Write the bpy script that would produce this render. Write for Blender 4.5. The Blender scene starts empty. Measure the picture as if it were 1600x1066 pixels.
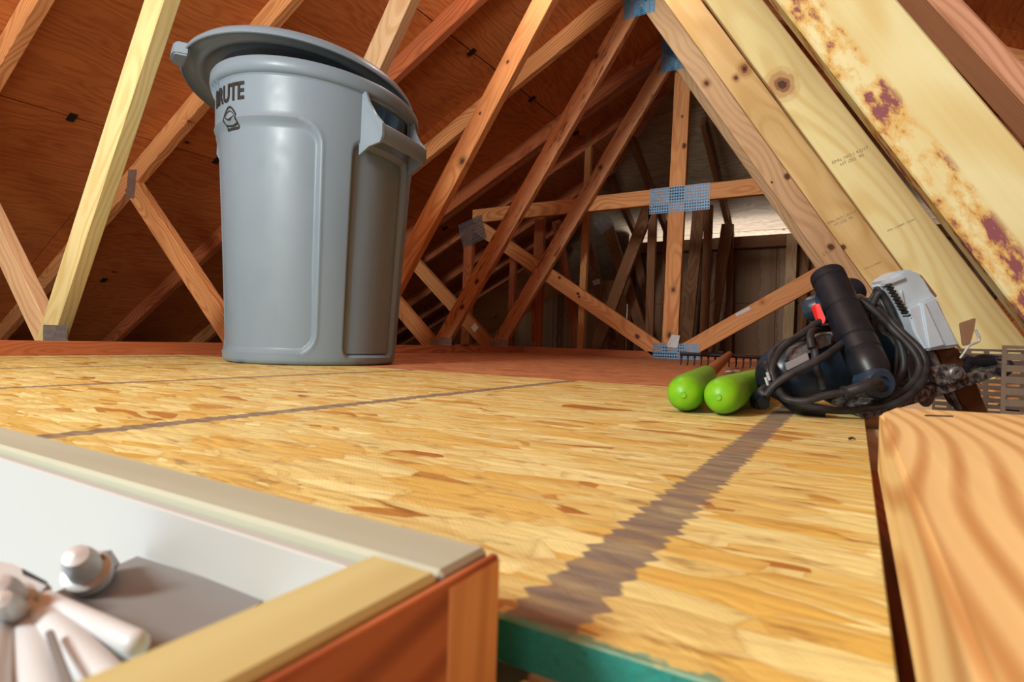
import bpy, bmesh, math, random
import numpy as np
from mathutils import Vector, Matrix
random.seed(7)
SC = bpy.context.scene
COL = SC.collection
R = math.radians

# ------------------------------------------------------------------ camera
F = 906.4                                   # focal length for a 1600 px wide frame
YAW, PITCH, ROLL = .53524, -.0011, .02977
fw = Vector((-math.sin(YAW)*math.cos(PITCH), math.cos(YAW)*math.cos(PITCH), math.sin(PITCH)))
r0 = Vector((math.cos(YAW), math.sin(YAW), 0)); u0 = r0.cross(fw)
rt = math.cos(ROLL)*r0 + math.sin(ROLL)*u0
up = rt.cross(fw)
cd = bpy.data.cameras.new('camera'); cam = bpy.data.objects.new('camera', cd); COL.objects.link(cam)
cd.sensor_width = 36; cd.lens = F/1600*36; cd.clip_start = .01; cd.clip_end = 60
cam.matrix_world = Matrix((rt, up, -fw)).transposed().to_4x4()
cd.dof.use_dof = True; cd.dof.focus_distance = 1.35; cd.dof.aperture_fstop = 18
SC.camera = cam

# ------------------------------------------------------------------ light
w = bpy.data.worlds.new('world'); SC.world = w; w.use_nodes = True
w.node_tree.nodes['Background'].inputs[0].default_value = (.75, .87, 1, 1)
w.node_tree.nodes['Background'].inputs[1].default_value = 1.6

def lamp(name, kind, loc, target, power, color, size=.3, size_y=None):
    l = bpy.data.lights.new(name, kind); o = bpy.data.objects.new(name, l); COL.objects.link(o)
    o.location = loc; l.energy = power; l.color = color
    if kind == 'AREA':
        l.size = size
        if size_y: l.shape = 'RECTANGLE'; l.size_y = size_y
        o.rotation_euler = (Vector(target)-Vector(loc)).to_track_quat('-Z', 'Y').to_euler()
    else:
        l.shadow_soft_size = size
    return o
lamp('work_lamp', 'AREA', (-.95, -1.3, 1.10), (-.7, 1.5, .35), 62, (.95, 1, .93), .5)
lamp('warm_fill', 'AREA', (.2, -2.6, .55), (-1.2, 2.5, .35), 17, (1, .90, .86), 1.6, 1.0)
lamp('hatch_room_light', 'AREA', (-.40, -.35, -.62), (-.35, -.2, 0), .55, (.93, .97, 1), .5)
lamp('eave_daylight', 'AREA', (-.85, 5.50, .25), (-.85, 5.2, 1.1), 40, (.92, .96, 1), 1.8, .4)
lamp('ridge_fill', 'POINT', (-.95, 1.70, 1.50), (0, 0, 0), 11, (1, .97, .92), .05)  # added lamp out of view, brightens the upper webs
lamp('soffit_daylight', 'AREA', (-4.75, 3.6, -.10), (-3.6, 3.6, -.25), 12, (.85, .95, 1), 4.5, .12)
SC.view_settings.view_transform = 'Standard'; SC.view_settings.look = 'None'
SC.view_settings.gamma = 1; SC.view_settings.use_curve_mapping = False
SC.view_settings.exposure = 0.0
SC.cycles.max_bounces = 7; SC.cycles.diffuse_bounces = 3; SC.cycles.glossy_bounces = 2; SC.cycles.transmission_bounces = 2

# ------------------------------------------------------------------ pixel -> place helpers
def ray(x, y):
    return rt*((x-800)/F) - up*((y-533)/F) + fw
def W(x, y, d): return ray(x, y)*d
def onY(x, y, Y): r = ray(x, y); return r*(Y/r.y)
def onZ(x, y, Z): r = ray(x, y); return r*(Z/r.z)
def onX(x, y, X): r = ray(x, y); return r*(X/r.x)

# ------------------------------------------------------------------ node materials
class NT:
    def __init__(s, name, rough=.6, spec=.3, metal=0.):
        s.m = bpy.data.materials.new(name); s.m.use_nodes = True
        s.t = s.m.node_tree; s.b = s.t.nodes['Principled BSDF']
        s.b.inputs['Roughness'].default_value = rough
        s.b.inputs['Specular IOR Level'].default_value = spec
        s.b.inputs['Metallic'].default_value = metal
        s.tc = s.n('ShaderNodeTexCoord'); s.obj = s.tc.outputs['Object']
        s.oi = s.n('ShaderNodeObjectInfo')
    def n(s, k, **kw):
        nd = s.t.nodes.new(k)
        for a, b in kw.items(): setattr(nd, a, b)
        return nd
    def set(s, sock, v):
        if isinstance(v, bpy.types.NodeSocket): s.t.links.new(v, sock)
        else:
            try: sock.default_value = v
            except Exception: sock.default_value = tuple(v)+(1,)
    def math(s, op, a, b=0., c=None, clamp=False):
        nd = s.n('ShaderNodeMath', operation=op, use_clamp=clamp)
        s.set(nd.inputs[0], a); s.set(nd.inputs[1], b)
        if c is not None: s.set(nd.inputs[2], c)
        return nd.outputs[0]
    def vec(s, op, a, b):
        nd = s.n('ShaderNodeVectorMath', operation=op); s.set(nd.inputs[0], a); s.set(nd.inputs[1], b)
        return nd.outputs[0]
    def mapping(s, v, scale=(1, 1, 1), rot=(0, 0, 0), loc=(0, 0, 0)):
        nd = s.n('ShaderNodeMapping'); s.set(nd.inputs[0], v); nd.inputs[1].default_value = loc
        nd.inputs[2].default_value = rot; nd.inputs[3].default_value = scale
        return nd.outputs[0]
    def noise(s, v, scale=5., detail=3., rough=.5, dist=0., out='Fac'):
        nd = s.n('ShaderNodeTexNoise'); s.set(nd.inputs['Vector'], v); nd.inputs['Scale'].default_value = scale
        nd.inputs['Detail'].default_value = detail; nd.inputs['Roughness'].default_value = rough
        nd.inputs['Distortion'].default_value = dist
        return nd.outputs[out]
    def vor(s, v, scale=5., feature='F1', out='Distance', rnd=1.):
        nd = s.n('ShaderNodeTexVoronoi', feature=feature); s.set(nd.inputs['Vector'], v)
        nd.inputs['Scale'].default_value = scale; nd.inputs['Randomness'].default_value = rnd
        return nd.outputs[out]
    def mix(s, f, a, b, mode='MIX'):
        nd = s.n('ShaderNodeMix', data_type='RGBA', blend_type=mode)
        s.set(nd.inputs[0], f); s.set(nd.inputs[6], a); s.set(nd.inputs[7], b)
        return nd.outputs[2]
    def ramp(s, f, stops, interp='LINEAR'):
        nd = s.n('ShaderNodeValToRGB'); nd.color_ramp.interpolation = interp
        e = nd.color_ramp.elements
        while len(e) < len(stops): e.new(.5)
        for el, (p, c) in zip(e, stops):
            el.position = p; el.color = tuple(c if not isinstance(c, (int, float)) else (c, c, c))[:3]+(1,)
        s.set(nd.inputs[0], f)
        return nd.outputs[0]
    def rng(s, f, a, b, c=0., d=1.):
        nd = s.n('ShaderNodeMapRange'); s.set(nd.inputs[0], f)
        for i, v in enumerate((a, b, c, d)): nd.inputs[i+1].default_value = v
        return nd.outputs[0]
    def sep(s, v):
        nd = s.n('ShaderNodeSeparateXYZ'); s.set(nd.inputs[0], v); return nd.outputs
    def color(s, c): s.set(s.b.inputs['Base Color'], c)
    def bump(s, h, strength=.3, dist=.002):
        nd = s.n('ShaderNodeBump'); s.set(nd.inputs['Height'], h)
        nd.inputs['Strength'].default_value = strength; nd.inputs['Distance'].default_value = dist
        s.set(s.b.inputs['Normal'], nd.outputs[0])

def flat(name, c, rough=.5, spec=.4, metal=0., var=.0, scale=20.):
    s = NT(name, rough, spec, metal)
    if var:
        f = s.noise(s.obj, scale, 4)
        s.color(s.mix(s.rng(f, .3, .7), [x*(1-var) for x in c], [min(1, x*(1+var)) for x in c]))
        s.bump(f, .15, .001)
    else: s.color(c)
    return s.m

def lumber(name, light, dark, knot=(.16, .05, .02), ring=34., knots=.72, stain=None, blue=None, streak=0.):
    """sawn softwood: grain runs along the object's own X axis"""
    s = NT(name, .62, .25)
    off = s.vec('MULTIPLY', s.n('ShaderNodeCombineXYZ').outputs[0], (0, 0, 0))
    cb = s.n('ShaderNodeCombineXYZ')
    s.set(cb.inputs[0], s.math('MULTIPLY', s.oi.outputs['Random'], 37.)); s.set(cb.inputs[1], s.math('MULTIPLY_ADD', s.oi.outputs['Random'], .06, .03))
    s.set(cb.inputs[2], s.math('MULTIPLY_ADD', s.math('FRACT', s.math('MULTIPLY', s.oi.outputs['Random'], 17.)), .12, -.06))
    p = s.vec('ADD', s.obj, cb.outputs[0])
    # knots bend the grain round them
    kd = s.vor(s.mapping(p, (1, .2, 1)), 4.2, rnd=1.)
    kc = s.sep(s.vor(s.mapping(p, (1, .2, 1)), 4.2, out='Color'))[0]
    kon = s.math('GREATER_THAN', kc, knots)
    near = s.math('MULTIPLY', s.rng(kd, .0, .20, 1., 0.), kon)
    wob = s.noise(s.mapping(p, (1.6, 3, 3)), 1.0, 2, out='Color')
    wv = s.vec('MULTIPLY', s.vec('SUBTRACT', wob, (.5, .5, .5)), (0, .16, .16))
    kv = s.n('ShaderNodeCombineXYZ'); s.set(kv.inputs[2], s.math('MULTIPLY', near, .035))
    q = s.vec('ADD', s.vec('ADD', s.mapping(p, (.045, 1, 1)), wv), kv.outputs[0])
    wt = s.n('ShaderNodeTexWave', wave_type='RINGS', rings_direction='X'); s.set(wt.inputs['Vector'], q)
    wt.inputs['Scale'].default_value = ring; wt.inputs['Distortion'].default_value = 1.2
    wt.inputs['Detail'].default_value = 2; wt.inputs['Detail Scale'].default_value = 1.
    rings = wt.outputs['Fac']
    fib = s.noise(s.mapping(p, (3, 160, 160)), 1., 3)
    tone = s.noise(s.mapping(p, (.8, 12, 12)), 1., 3)
    a = s.rng(rings, .35, 1., 0, .75)
    a = s.math('MULTIPLY', a, s.rng(tone, .3, .65, .25, 1.))
    a = s.math('MULTIPLY_ADD', s.rng(fib, .35, .7), .22, a, clamp=True)
    c = s.mix(a, light, dark)
    c = s.mix(s.math('MULTIPLY', s.rng(s.noise(s.mapping(p, (2.2, 9, 9)), 1., 2), .5, .75), .45), c, [x*.78 for x in dark])
    halo = s.math('MULTIPLY', s.rng(kd, .05, .12, 1., 0.), kon)
    c = s.mix(s.math('MULTIPLY', halo, .65), c, dark)
    core = s.math('MULTIPLY', s.rng(s.math('ADD', kd, s.math('MULTIPLY', s.noise(p, 60, 2), .03)), .045, .065, 1., 0.), kon)
    c = s.mix(core, c, knot)
    if streak:
        st = s.noise(s.mapping(p, (7, 30, 45)), 1., 4, .65)
        c = s.mix(s.math('MULTIPLY', s.rng(st, .56, .66), streak), c, (.20, .05, .02))
    if stain:
        z = s.sep(s.obj)[2]; y = s.sep(s.obj)[1]
        e = s.rng(z, stain[0], stain[1], 1., 0.)
        sn = s.noise(s.mapping(p, (15, 30, 30)), 1., 5, .66)
        c = s.mix(s.math('MULTIPLY', s.rng(sn, .42, .52), e), c, (.56, .34, .09))
        c = s.mix(s.math('MULTIPLY', s.rng(sn, .515, .57), e), c, (.21, .065, .075))
    if blue:
        for (bx, bz, br, bi) in blue:
            d = s.n('ShaderNodeVectorMath', operation='DISTANCE'); s.set(d.inputs[0], s.mapping(s.obj, (1, 0, 1))); d.inputs[1].default_value = (bx, 0, bz)
            dd = s.math('ADD', d.outputs['Value'], s.math('MULTIPLY', s.noise(s.obj, 60, 2), .006))
            m1 = s.math('MULTIPLY', s.math('LESS_THAN', dd, br), s.math('GREATER_THAN', dd, bi))
            c = s.mix(s.math('MULTIPLY', m1, .8), c, (.03, .14, .34))
    s.color(c)
    s.bump(s.math('ADD', s.math('MULTIPLY', fib, .6), rings), .12, .0008)
    return s.m

def plywood(name, light, dark, gscale=1.):
    """rotary-cut veneer, grain along local X"""
    s = NT(name, .75, .15)
    cb = s.n('ShaderNodeCombineXYZ'); s.set(cb.inputs[0], s.math('MULTIPLY', s.oi.outputs['Random'], 23.)); s.set(cb.inputs[1], s.math('MULTIPLY', s.oi.outputs['Random'], 11.))
    p = s.vec('ADD', s.obj, cb.outputs[0])
    wob = s.noise(s.mapping(p, (1.1, 3.2, 1)), 1.5, 3, out='Color')
    q = s.vec('ADD', s.mapping(p, (.16, 1, 1)), s.vec('MULTIPLY', wob, (0, .55, 0)))
    wt = s.n('ShaderNodeTexWave', wave_type='BANDS', bands_direction='Y'); s.set(wt.inputs['Vector'], q)
    wt.inputs['Scale'].default_value = 7.5*gscale; wt.inputs['Distortion'].default_value = 3.; wt.inputs['Detail'].default_value = 3
    fib = s.noise(s.mapping(p, (5, 110, 1)), 1., 3)
    patch = s.noise(s.mapping(p, (.8, 1.8, 1)), 1.3, 3)
    a = s.math('MULTIPLY', s.rng(wt.outputs['Fac'], .3, 1.), .34)
    a = s.math('MULTIPLY_ADD', s.rng(fib, .4, .7), .45, a)
    a = s.math('MULTIPLY_ADD', s.rng(patch, .4, .65), .35, a, clamp=True)
    c = s.mix(a, light, dark)
    v = s.mapping(p, (1, 1.6, 1)); kd = s.vor(v, 3.4); kc = s.sep(s.vor(v, 3.4, out='Color'))[1]
    kon = s.math('GREATER_THAN', kc, .62)
    c = s.mix(s.math('MULTIPLY', s.math('MULTIPLY', s.rng(kd, .03, .11, 1., 0.), kon), .6), c, [x*.8 for x in dark])
    c = s.mix(s.math('MULTIPLY', s.rng(kd, .032, .045, 1., 0.), kon), c, (.07, .025, .012))
    s.color(c); s.bump(s.math('ADD', wt.outputs['Fac'], fib), .25, .0012)
    return s.m

def osb(name, pale, gold, brown, tape=None, scale=1., edge=None):
    """oriented strand board: several layers of overlapping flakes; u along local X, v along local Y"""
    s = NT(name, .55, .3)
    p = s.obj
    c = s.mix(s.rng(s.noise(s.mapping(p, (6, 30, 6)), 1., 3), .35, .65), gold, pale); h = s.math('MULTIPLY', s.noise(p, 30., 2), .3)
    layers = [(3, 27, 2.3, .0), (-16, 26, 2.6, .35), (20, 22, 3, .42), (-42, 20, 3.6, .55), (55, 20, 3.6, .6), (8, 17, 3., .55)]
    nz = s.vec('MULTIPLY', s.noise(p, 26.*scale, 2, out='Color'), (.5, .5, 0))
    for i, (ang, sx, ratio, thr) in enumerate(layers):
        v = s.vec('ADD', s.mapping(p, (sx*scale, sx*ratio*scale, .01), rot=(0, 0, R(ang)), loc=(i*7.3, i*2.7, 0)), nz)
        col = s.sep(s.vor(v, 1., out='Color'))
        ed = s.vor(v, 1., feature='DISTANCE_TO_EDGE')
        on = s.math('GREATER_THAN', col[0], thr)
        g = s.noise(s.mapping(p, (8*scale, 170*scale, .01), rot=(0, 0, R(ang)), loc=(i*5., 0, 0)), 1., 2)
        tone = s.ramp(col[1], [(0, brown), (.10, gold), (.45, [(a+b)/2 for a, b in zip(gold, pale)]), (.82, pale), (1, [min(.9, a*1.1+.05) for a in pale])])
        tone = s.mix(s.math('MULTIPLY', s.rng(g, .45, .75), .35), tone, brown)
        tone = s.mix(s.math('MULTIPLY', s.rng(ed, .0, .05, 1., 0.), .22), tone, [x*.8 for x in brown])
        c = s.mix(on, c, tone)
        h = s.math('ADD', h, s.math('MULTIPLY', on, s.math('MULTIPLY', s.rng(ed, 0, .15), s.math('ADD', col[2], .3))))
    chips = s.noise(s.mapping(p, (26*scale, 90*scale, .01)), 1., 4, .65)
    c = s.mix(s.math('MULTIPLY', s.rng(chips, .58, .68), .6), c, [x*.6 for x in brown])
    xyz = s.sep(p)
    if tape:
        x0, dx, wd = tape
        r = s.math('SUBTRACT', xyz[0], x0)
        m = s.math('ABSOLUTE', s.math('SUBTRACT', s.math('FLOORED_MODULO', s.math('ADD', r, dx/2), dx), dx/2))
        st = s.noise(s.mapping(p, (.6, 150, .01)), 1., 1, 0)
        m = s.math('ADD', m, s.math('MULTIPLY', s.math('SUBTRACT', st, .5), .012))
        k = s.math('MULTIPLY', s.rng(m, wd/2-.0008, wd/2+.0008, 1., 0.), s.rng(s.noise(s.mapping(p, (25, 110, .01)), 1., 2), .25, .6, .62, .95))
        c = s.mix(k, c, (.19, .15, .135))
    # fine printed screen texture of the smooth side
    gx = s.math('SINE', s.math('MULTIPLY', xyz[0], 2200.)); gy = s.math('SINE', s.math('MULTIPLY', xyz[1], 2200.))
    h = s.math('MULTIPLY_ADD', s.math('MULTIPLY', gx, gy), .10, h)
    if edge:
        nrm = s.n('ShaderNodeNewGeometry').outputs['Normal']
        side = s.math('LESS_THAN', s.math('ABSOLUTE', s.sep(nrm)[2]), .5)
        er = s.noise(s.mapping(p, (330, 330, 520)), 1., 4, .7)
        fy = s.rng(s.math('ADD', xyz[1], s.math('MULTIPLY', s.math('SUBTRACT', s.noise(p, 130., 3), .5), .012)), edge[0]-.001, edge[0]+.001, 1., 0.)
        ec = s.mix(s.rng(er, .45, .55), (.0, .03, .04), (.0, .17, .19))
        c = s.mix(s.math('MULTIPLY', side, edge[1]), c, ec)
        c = s.mix(s.math('MULTIPLY', fy, .75), c, (.03, .27, .23))
        h = s.math('MULTIPLY_ADD', er, .8, h)
    s.color(c); s.bump(h, .28, .0010)
    return s.m

M = {}
M['pale'] = lumber('pine_pale', (.78, .70, .36), (.66, .49, .19), ring=22.)
M['stained'] = lumber('pine_stained', (.64, .60, .34), (.56, .44, .18), stain=(-.014, -.006), knots=.97, ring=14.)
M['tan'] = lumber('pine_tan', (.76, .52, .30), (.56, .31, .14), ring=24.)
M['rosy'] = lumber('pine_rough_pink', (.56, .30, .19), (.42, .18, .10), knots=.99)
M['honey'] = lumber('pine_honey', (.80, .60, .28), (.62, .38, .13), ring=22.)
M['orange'] = lumber('pine_orange', (.80, .38, .15), (.50, .17, .055), ring=30.)
M['bark'] = lumber('pine_streaked', (.76, .38, .19), (.46, .16, .06), streak=.85, knots=.6)
M['red'] = lumber('pine_red', (.55, .17, .065), (.30, .075, .028))
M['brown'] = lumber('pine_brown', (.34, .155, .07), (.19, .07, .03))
M['deckboard'] = lumber('pine_broad_grain', (.86, .64, .30), (.52, .24, .07), ring=26., knots=.9)
M['ply'] = plywood('roof_plywood', (.66, .24, .07), (.42, .115, .034))
M['plygrey'] = plywood('weathered_plywood', (.50, .38, .26), (.26, .17, .10), 1.4)
M['deckshade'] = osb('shaded_strand_board', (.62, .27, .12), (.46, .17, .07), (.28, .09, .04), edge=(-9, 0.))  # shade of the far deck put into the board colour
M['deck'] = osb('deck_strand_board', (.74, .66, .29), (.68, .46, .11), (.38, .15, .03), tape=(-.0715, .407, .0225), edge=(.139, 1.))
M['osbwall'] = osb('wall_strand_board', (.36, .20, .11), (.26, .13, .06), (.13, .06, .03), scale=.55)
M['hatchwood'] = lumber('hatch_poplar', (.46, .49, .40), (.39, .40, .31), knots=.97, ring=14.)
M['hatchorange'] = lumber('hatch_pine', (.60, .54, .26), (.50, .41, .17), knots=.97, ring=12.)
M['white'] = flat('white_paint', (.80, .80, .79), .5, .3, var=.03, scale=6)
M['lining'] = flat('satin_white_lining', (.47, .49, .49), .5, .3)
M['insul'] = flat('blown_insulation', (.62, .56, .48), .95, .05, var=.25, scale=14)

def galv(name, c, rough=.38, metal=.85):
    s = NT(name, rough, .5, metal)
    f = s.vor(s.obj, 90., out='Color'); n = s.noise(s.obj, 35, 3)
    k = s.math('ADD', s.math('MULTIPLY', s.sep(f)[0], .5), s.math('MULTIPLY', n, .5))
    s.color(s.mix(k, [x*.65 for x in c], c)); s.bump(n, .2, .0006)
    return s.m
M['galv'] = galv('galvanised_steel', (.62, .66, .72))
M['bluesteel'] = galv('blue_tinted_steel', (.07, .42, .80), .5, .0)
M['tieplate'] = galv('bluish_steel', (.20, .38, .62), .42, .2)
M['rustplate'] = galv('browned_steel', (.17, .125, .09), .5, .3)
M['darksteel'] = galv('dull_dark_steel', (.30, .30, .32), .5, .8)

def plastic_can():
    s = NT('grey_can_plastic', .33, .36)
    n = s.noise(s.mapping(s.obj, (1, 1, .25)), 7, 4); sc = s.noise(s.mapping(s.obj, (9, 9, 1.2), rot=(.3, .5, 0)), 9., 2)
    s.color(s.mix(s.rng(n, .35, .7), (.185, .255, .325), (.215, .285, .355)))
    s.set(s.b.inputs['Roughness'], s.rng(s.noise(s.obj, 18, 4), .3, .7, .30, .46))
    s.bump(s.math('ADD', s.math('MULTIPLY', n, .3), s.rng(sc, .66, .7)), .05, .0006)
    return s.m
M['can'] = plastic_can()
M['ink'] = flat('black_print', (.02, .02, .022), .6)
M['black'] = flat('black_plastic', (.010, .013, .020), .38, .35, var=.25, scale=60)
M['blacksoft'] = flat('black_rubber', (.024, .024, .027), .5, .3, var=.45, scale=90)
M['bluehouse'] = flat('dark_blue_housing', (.016, .034, .060), .33, .5, var=.3, scale=50)
M['redp'] = flat('red_plastic', (.75, .02, .02), .4)
M['cast'] = flat('cast_magnesium', (.50, .59, .68), .40, .4, .15, var=.08, scale=40)
M['castdark'] = flat('dusty_dark_steel', (.20, .19, .19), .5, .5, .5, var=.6, scale=130)
def dusty():
    s = NT('dusty_shoe_steel', .5, .5, .5); n = s.noise(s.obj, 170, 4, .65)
    s.color(s.ramp(n, [(.40, (.03, .03, .035)), (.52, (.14, .13, .13)), (.68, (.40, .33, .26))])); s.bump(n, .5, .001)
    return s.m
M['dusty'] = dusty()
M['brownguard'] = flat('amber_brown_guard', (.13, .045, .02), .25, .6, .3, var=.2, scale=30)
def green_foam():
    s = NT('green_grip_rubber', .42, .4); n = s.noise(s.mapping(s.obj, (1, 1, 1)), 45, 3)
    s.color(s.mix(s.rng(n, .3, .7), (.10, .42, .010), (.22, .50, .012))); s.bump(n, .1, .0006); return s.m
M['green'] = green_foam()
M['shaft'] = lumber('ash_handle', (.42, .17, .07), (.25, .08, .03), knots=.99, ring=60.)
M['rake'] = flat('dark_rake_steel', (.022, .018, .018), .5, .4, .4)
M['paper'] = flat('paper_tag', (.72, .72, .76), .8, .1, var=.06, scale=60)
M['yellow'] = flat('yellow_string', (.72, .42, .08), .7)
M['hgrey'] = flat('grey_hinge_plate', (.22, .22, .225), .5, .4, var=.08, scale=20)
M['hwhite'] = flat('white_enamel_arm', (.62, .67, .72), .35, .5)
M['bolt'] = galv('bright_bolt_steel', (.66, .70, .74), .42, .3)
M['clip'] = flat('black_clip', (.01, .009, .009), .6)
M['clear'] = flat('smoked_brown_plastic', (.30, .17, .10), .2, .6, var=.1)

# ------------------------------------------------------------------ mesh helpers
def link(name, me, mat=None, parent=None, smooth=False, loc=None, mw=None):
    o = bpy.data.objects.new(name, me); COL.objects.link(o)
    if mat and not me.materials: me.materials.append(mat)
    if smooth:
        for p in me.polygons: p.use_smooth = True
    if parent:
        o.parent = parent
        if mw is not None: o.matrix_basis = ABS[parent.name].inverted() @ mw
        elif loc is not None: o.location = loc
        else: o.matrix_basis = ABS[parent.name].inverted()
        ABS[o.name] = (mw if mw is not None else Matrix())
    else:
        if mw is not None: o.matrix_basis = mw
        ABS[o.name] = (mw if mw is not None else Matrix())
    return o
ABS = {}
def empty(name, loc, label=None, cat=None, group=None, kind=None):
    o = bpy.data.objects.new(name, None); COL.objects.link(o); o.empty_display_size = .05
    o.location = loc; ABS[o.name] = Matrix.Translation(loc)
    return tag(o, label, cat, group, kind)
def tag(o, label=None, cat=None, group=None, kind=None):
    if label: o['label'] = label
    if cat: o['category'] = cat
    if group: o['group'] = group
    if kind: o['kind'] = kind
    return o
def mesh(name, v, f):
    me = bpy.data.meshes.new(name); me.from_pydata([tuple(a) for a in v], [], f); me.validate(); me.update(); return me
def bm_mesh(bm, name):
    me = bpy.data.meshes.new(name); bm.normal_update(); bm.to_mesh(me); bm.free(); return me
def frame(o, x, z=None, y=None):
    x = Vector(x).normalized()
    if z is not None: z = Vector(z); y = z.cross(x).normalized(); z = x.cross(y)
    else: y = Vector(y).normalized(); z = x.cross(y).normalized(); y = z.cross(x)
    m = Matrix((x, y, z)).transposed().to_4x4(); m.translation = Vector(o); return m
_bc = {}
def box_me(lx, ly, lz, bev=.002, name='board'):
    """box centred on the origin, slightly eased edges"""
    key = (round(lx, 4), round(ly, 4), round(lz, 4), bev)
    bm = bmesh.new(); bmesh.ops.create_cube(bm, size=1)
    for v in bm.verts: v.co = Vector((v.co.x*lx, v.co.y*ly, v.co.z*lz))
    if bev: bmesh.ops.bevel(bm, geom=bm.edges[:], offset=bev, segments=1, affect='EDGES')
    return bm_mesh(bm, name)
def box(name, c, size, mat, parent=None, bev=.0015, x=(1, 0, 0), z=(0, 0, 1)):
    return link(name, box_me(*size, bev, name), mat, parent, mw=frame(c, x, z=z))
def box2(name, lo, hi, mat, parent=None, bev=.0015, along='x'):
    lo = Vector(lo); hi = Vector(hi); c = (lo+hi)/2; s = hi-lo
    if along == 'x': return box(name, c, s, mat, parent, bev)
    if along == 'y': return box(name, c, (s.y, s.x, s.z), mat, parent, bev, x=(0, 1, 0))
    return box(name, c, (s.z, s.y, s.x), mat, parent, bev, x=(0, 0, 1), z=(-1, 0, 0))
def member(name, a, b, mat, parent, wd=.089, th=.038, e0=0., e1=0., bev=.002, sub=False):
    """2x4 whose front face lies in the plane Y = a.y; a and b are the ends of its centre line"""
    a = Vector(a); b = Vector(b); b.y = a.y; d = (b-a).normalized(); a = a-d*e0; b = b+d*e1
    L = (b-a).length
    z = Vector((-d.z, 0, d.x))
    if z.z < 0: z = -z
    c = (a+b)/2 + Vector((0, th/2, 0))
    return link(name, box_me(L, th, wd, bev, name), mat, parent, mw=frame(c, d, z=z))
def lathe_me(prof, n=48, name='lathe', a0=0, a1=2*math.pi, cap=True):
    """prof: list of (r, x) turned about the local X axis"""
    v = []; f = []; full = abs(a1-a0-2*math.pi) < 1e-6; m = n if full else n+1
    for r, x in prof:
        for i in range(m):
            t = a0+(a1-a0)*i/n; v.append((x, r*math.cos(t), r*math.sin(t)))
    for j in range(len(prof)-1):
        for i in range(n):
            i2 = (i+1) % m; f.append((j*m+i, j*m+i2, (j+1)*m+i2, (j+1)*m+i))
    if cap and full:
        if prof[0][0] > 1e-6: f.append(tuple(range(m-1, -1, -1)))
        if prof[-1][0] > 1e-6: f.append(tuple((len(prof)-1)*m+i for i in range(m)))
    me = mesh(name, v, f)
    bm = bmesh.new(); bm.from_mesh(me); bmesh.ops.remove_doubles(bm, verts=bm.verts, dist=1e-6); bmesh.ops.recalc_face_normals(bm, faces=bm.faces); bm.to_mesh(me); bm.free()
    return me
def smooth_angle(o, ang=35):
    me = o.data
    for p in me.polygons: p.use_smooth = True
    bm = bmesh.new(); bm.from_mesh(me)
    for e in bm.edges:
        if len(e.link_faces) == 2 and e.calc_face_angle(0) > R(ang): e.smooth = False
    bm.to_mesh(me); bm.free(); return o
def lathe(name, a, b, prof, mat, parent=None, n=40, ang=35):
    """profile (radius, t*length) turned about the line a-b; t in 0..1"""
    a = Vector(a); b = Vector(b); L = (b-a).length; d = (b-a).normalized()
    h = Vector((0, 0, 1)) if abs(d.z) < .9 else Vector((0, 1, 0))
    me = lathe_me([(r, t*L) for r, t in prof], n, name)
    return smooth_angle(link(name, me, mat, parent, mw=frame(a, d, z=h)), ang)
def catmull(P, k=8):
    P = [Vector(p) for p in P]; Q = [2*P[0]-P[1]]+P+[2*P[-1]-P[-2]]; out = []
    for i in range(1, len(Q)-2):
        for j in range(k):
            t = j/k; a, b, c, d = Q[i-1:i+3]
            out.append(.5*((2*b)+(c-a)*t+(2*a-5*b+4*c-d)*t*t+(3*b-a-3*c+d)*t**3))
    out.append(P[-1]); return out
def tube_me(pts, r, n=10, name='tube'):
    rs = r if isinstance(r, (list, tuple)) else [r]*len(pts)
    v = []; f = []; up_ = None
    for i, p in enumerate(pts):
        d = (pts[min(i+1, len(pts)-1)]-pts[max(i-1, 0)]).normalized()
        if up_ is None: up_ = d.orthogonal().normalized()
        up_ = (up_-d*up_.dot(d)).normalized(); s_ = d.cross(up_)
        for j in range(n):
            t = 2*math.pi*j/n; v.append(p+rs[i]*(math.cos(t)*up_+math.sin(t)*s_))
    for i in range(len(pts)-1):
        for j in range(n): f.append((i*n+j, i*n+(j+1) % n, (i+1)*n+(j+1) % n, (i+1)*n+j))
    f.append(tuple(range(n-1, -1, -1))); f.append(tuple((len(pts)-1)*n+j for j in range(n)))
    return mesh(name, v, f)
def tube(name, pts, r, mat, parent=None, n=10, k=8, spline=True):
    q = catmull(pts, k) if spline and len(pts) > 2 else [Vector(p) for p in pts]
    if isinstance(r, (list, tuple)) and len(r) != len(q):
        rr = [r[0]+(r[-1]-r[0])*i/(len(q)-1) for i in range(len(q))]
    else: rr = r
    return smooth_angle(link(name, tube_me(q, rr, n, name), mat, parent), 60)
def prism(name, pts, back, mat, parent=None, bev=.0012):
    """closed outline of world points, given thickness by the vector `back`"""
    pts = [Vector(p) for p in pts]; back = Vector(back); n = len(pts)
    bm = bmesh.new(); A = [bm.verts.new(p) for p in pts]; B = [bm.verts.new(p+back) for p in pts]
    bm.faces.new(A); bm.faces.new(B[::-1])
    for i in range(n): bm.faces.new((A[i], B[i], B[(i+1) % n], A[(i+1) % n]))
    bmesh.ops.recalc_face_normals(bm, faces=bm.faces)
    if bev: bmesh.ops.bevel(bm, geom=bm.edges[:], offset=bev, segments=2, affect='EDGES', clamp_overlap=True)
    bmesh.ops.triangulate(bm, faces=[f for f in bm.faces if len(f.verts) > 4])
    return smooth_angle(link(name, bm_mesh(bm, name), mat, parent), 40)
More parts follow.
